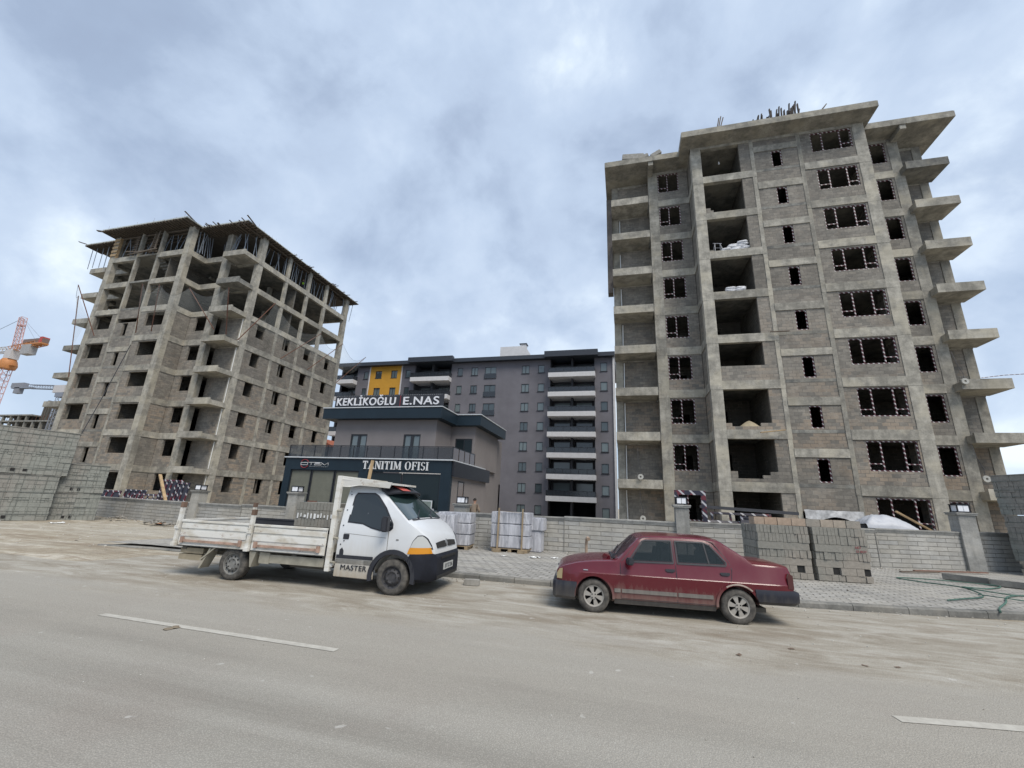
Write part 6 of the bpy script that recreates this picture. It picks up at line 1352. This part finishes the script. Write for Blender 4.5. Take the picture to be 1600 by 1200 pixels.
# ---------------- people ----------------
def skin(nm,pts,edges,mt,par,sub=2):
    me=bpy.data.meshes.new(nm); me.from_pydata([p[:3] for p in pts],edges,[]); o=bpy.data.objects.new(nm,me); COL.objects.link(o)
    md=o.modifiers.new('s','SKIN'); me.skin_vertices
    for i,p in enumerate(pts): r=p[3] if isinstance(p[3],tuple) else (p[3],p[3]); me.skin_vertices[0].data[i].radius=r
    me.skin_vertices[0].data[0].use_root=True
    o.modifiers.new('u','SUBSURF').levels=sub
    bpy.context.view_layer.update(); m2=bpy.data.meshes.new_from_object(o.evaluated_get(bpy.context.evaluated_depsgraph_get())); o.modifiers.clear(); o.data=m2
    m2.materials.clear(); m2.materials.append(mt); m2.shade_smooth(); o.parent=par; return o
SKN=sm('skin',(.36,.21,.15),.6,var=.1)
def person(loc,rz,label,jc,tc_,hc,arms,lean=0,vest=None):
    e=empty('person',loc,rz,label,'person'); L=lean
    J={'pel':(0,0,.95,(.14,.10)),'wa':(L*.3,0,1.08,(.135,.095)),'ch':(L*.7,0,1.30,(.165,.11)),'nk':(L,0,1.46,(.06,.06)),'hd0':(L+.01,0,1.53,(.06,.065)),'hd1':(L+.02,0,1.62,(.082,.098)),'hd2':(L+.02,0,1.70,(.072,.085)),
       'shl':(L*.9,.17,1.41,.065),'shr':(L*.9,-.17,1.41,.065),'hpl':(0,.09,.90,.10),'hpr':(0,-.09,.90,.10),'knl':(.03,.10,.50,.062),'knr':(.01,-.10,.50,.062),'anl':(0,.10,.09,.042),'anr':(-.03,-.10,.09,.042),'tol':(.13,.11,.04,.035),'tor':(.10,-.11,.04,.035)}
    J['ell'],J['wrl'],J['elr'],J['wrr']=[tuple(a)+(r,) for a,r in zip(arms,(.047,.03,.047,.03))]
    ks=list(J); ed=[('pel','wa'),('wa','ch'),('ch','nk'),('nk','hd0'),('hd0','hd1'),('hd1','hd2'),('ch','shl'),('ch','shr'),('shl','ell'),('ell','wrl'),('shr','elr'),('elr','wrr'),('pel','hpl'),('pel','hpr'),('hpl','knl'),('knl','anl'),('anl','tol'),('hpr','knr'),('knr','anr'),('anr','tor')]
    pts=[J[k] for k in ks]; E=[(ks.index(a),ks.index(b)) for a,b in ed]
    # hands: palm and five fingers, grown from the wrists
    for w,el in (('wrl','ell'),('wrr','elr')):
        W_=Vector(J[w][:3]); d=(W_-Vector(J[el][:3])).normalized(); s_=d.cross(Vector((0,0,1)) if abs(d.z)<.9 else Vector((1,0,0))).normalized(); n_=d.cross(s_); b0=len(pts)
        p=W_+d*.06; pts.append(tuple(p)+((.035,.018),)); E.append((ks.index(w),b0))
        for q,l in ((-.027,.075),(-.009,.085),(.009,.08),(.027,.065)):
            i=len(pts); p1=W_+d*.095+s_*q; p2=p1+d*l*.55+n_*.008; p3=p2+d*l*.35+n_*.02
            pts+=[tuple(p1)+(.0095,),tuple(p2)+(.0085,),tuple(p3)+(.007,)]; E+=[(b0,i),(i,i+1),(i+1,i+2)]
        i=len(pts); p1=W_+d*.045-s_*.04; p2=p1+d*.045-s_*.012; pts+=[tuple(p1)+(.011,),tuple(p2)+(.009,)]; E+=[(b0,i),(i,i+1)]
    slim={ks.index(k) for k in ('pel','wa','ch','shl','shr','ell','elr','hpl','hpr','knl','knr')}
    pts=[p[:3]+((tuple(q*.72 for q in p[3]) if isinstance(p[3],tuple) else (p[3]*.72,)*2),) if i in slim else p for i,p in enumerate(pts)]
    skin('body',pts,E,SKN,e)
    G_=lambda k,f=1.0,a=0: (J[k][0],J[k][1],J[k][2],tuple(x*f+a for x in (J[k][3] if isinstance(J[k][3],tuple) else (J[k][3],)*2)))
    jk=['pel','wa','ch','nk','shl','shr','ell','elr','wrl','wrr']; je=[(0,1),(1,2),(2,3),(2,4),(2,5),(4,6),(5,7),(6,8),(7,9)]
    P=[G_(k,1.05,.024) for k in jk]; P[3]=(J['nk'][0],0,1.45,(.07,.07)); skin('jacket',P,je,jc,e)
    tk_=['pel','hpl','hpr','knl','knr','anl','anr']; skin('trousers',[G_(k,1,.014) for k in tk_],[(0,1),(0,2),(1,3),(2,4),(3,5),(4,6)],tc_,e)
    skin('shoe',[(-.03,.10,.05,.05),(.14,.11,.045,.04)],[(0,1)],BLACKP,e); skin('shoe',[(-.06,-.10,.05,.05),(.11,-.11,.045,.04)],[(0,1)],BLACKP,e)
    m=MB(); hx=L+.02; vs=[]
    for i in range(7):
        for j in range(14):
            th=i/6*R(105); ph=2*PI*j/14; r=1.0; x=math.sin(th)*math.cos(ph); z=math.cos(th)
            if x>.45 and z<.45: x*=.8
            vs.append((hx+x*.104-.012,math.sin(th)*math.sin(ph)*.088,1.665+z*.10))
    m.add(vs,[(i*14+j,i*14+(j+1)%14,(i+1)*14+(j+1)%14,(i+1)*14+j) for i in range(6) for j in range(14)]); m.build('hair',hc,e,smooth=True,ang=180)
    m=MB(); m.add([(hx+.095,-.012,1.60),(hx+.095,.012,1.60),(hx+.122,0,1.605),(hx+.093,0,1.65)],[(0,1,2),(0,2,3),(1,3,2)])
    for y in (-.09,.09): m.tube([(hx,y*.95,1.605),(hx-.012,y*1.08,1.645),(hx,y*.98,1.66)],.012,6)
    m.build('face_detail',SKN,e,smooth=True)
    m=MB(); 
    for y in (-.03,.03): m.box(hx+.088,hx+.096,y-.012,y+.012,1.638,1.648)
    m.box(hx+.086,hx+.094,-.022,.022,1.567,1.573); m.build('eyes_and_mouth',SK['DARK'],e)
    if vest: P=[G_(k,1.0,.028) for k in ('pel','wa','ch')]; P[0]=P[0][:2]+(1.0,)+P[0][3:]; skin('vest',P+[(J['nk'][0]*.95,0,1.41,(.13,.10))],[(0,1),(1,2),(2,3)],vest,e)
    return e
person((-7.58,21.6,.22),R(75),'man with short dark hair in a light brown jacket, back turned, behind the wall',sm('brown_jacket',(.21,.165,.125),.9),sm('dark_trousers',(.03,.03,.04),.9),sm('dark_hair',(.015,.012,.01),.8),[(.05,.30,1.15),(.22,.22,1.0),(.05,-.30,1.15),(.22,-.20,1.0)],lean=.05)
person((-36.6,37.6,zs(7)),R(-60),'worker in a yellow green vest standing among the props on top of left tower',sm('dark_jacket',(.04,.045,.06),.9),MATS['dark_trousers'],MATS['dark_hair'],[(.15,.28,1.2),(.38,.22,1.25),(.15,-.28,1.2),(.38,-.2,1.2)],lean=.12,vest=sm('hi_vis_vest',(.42,.75,.05),.7))
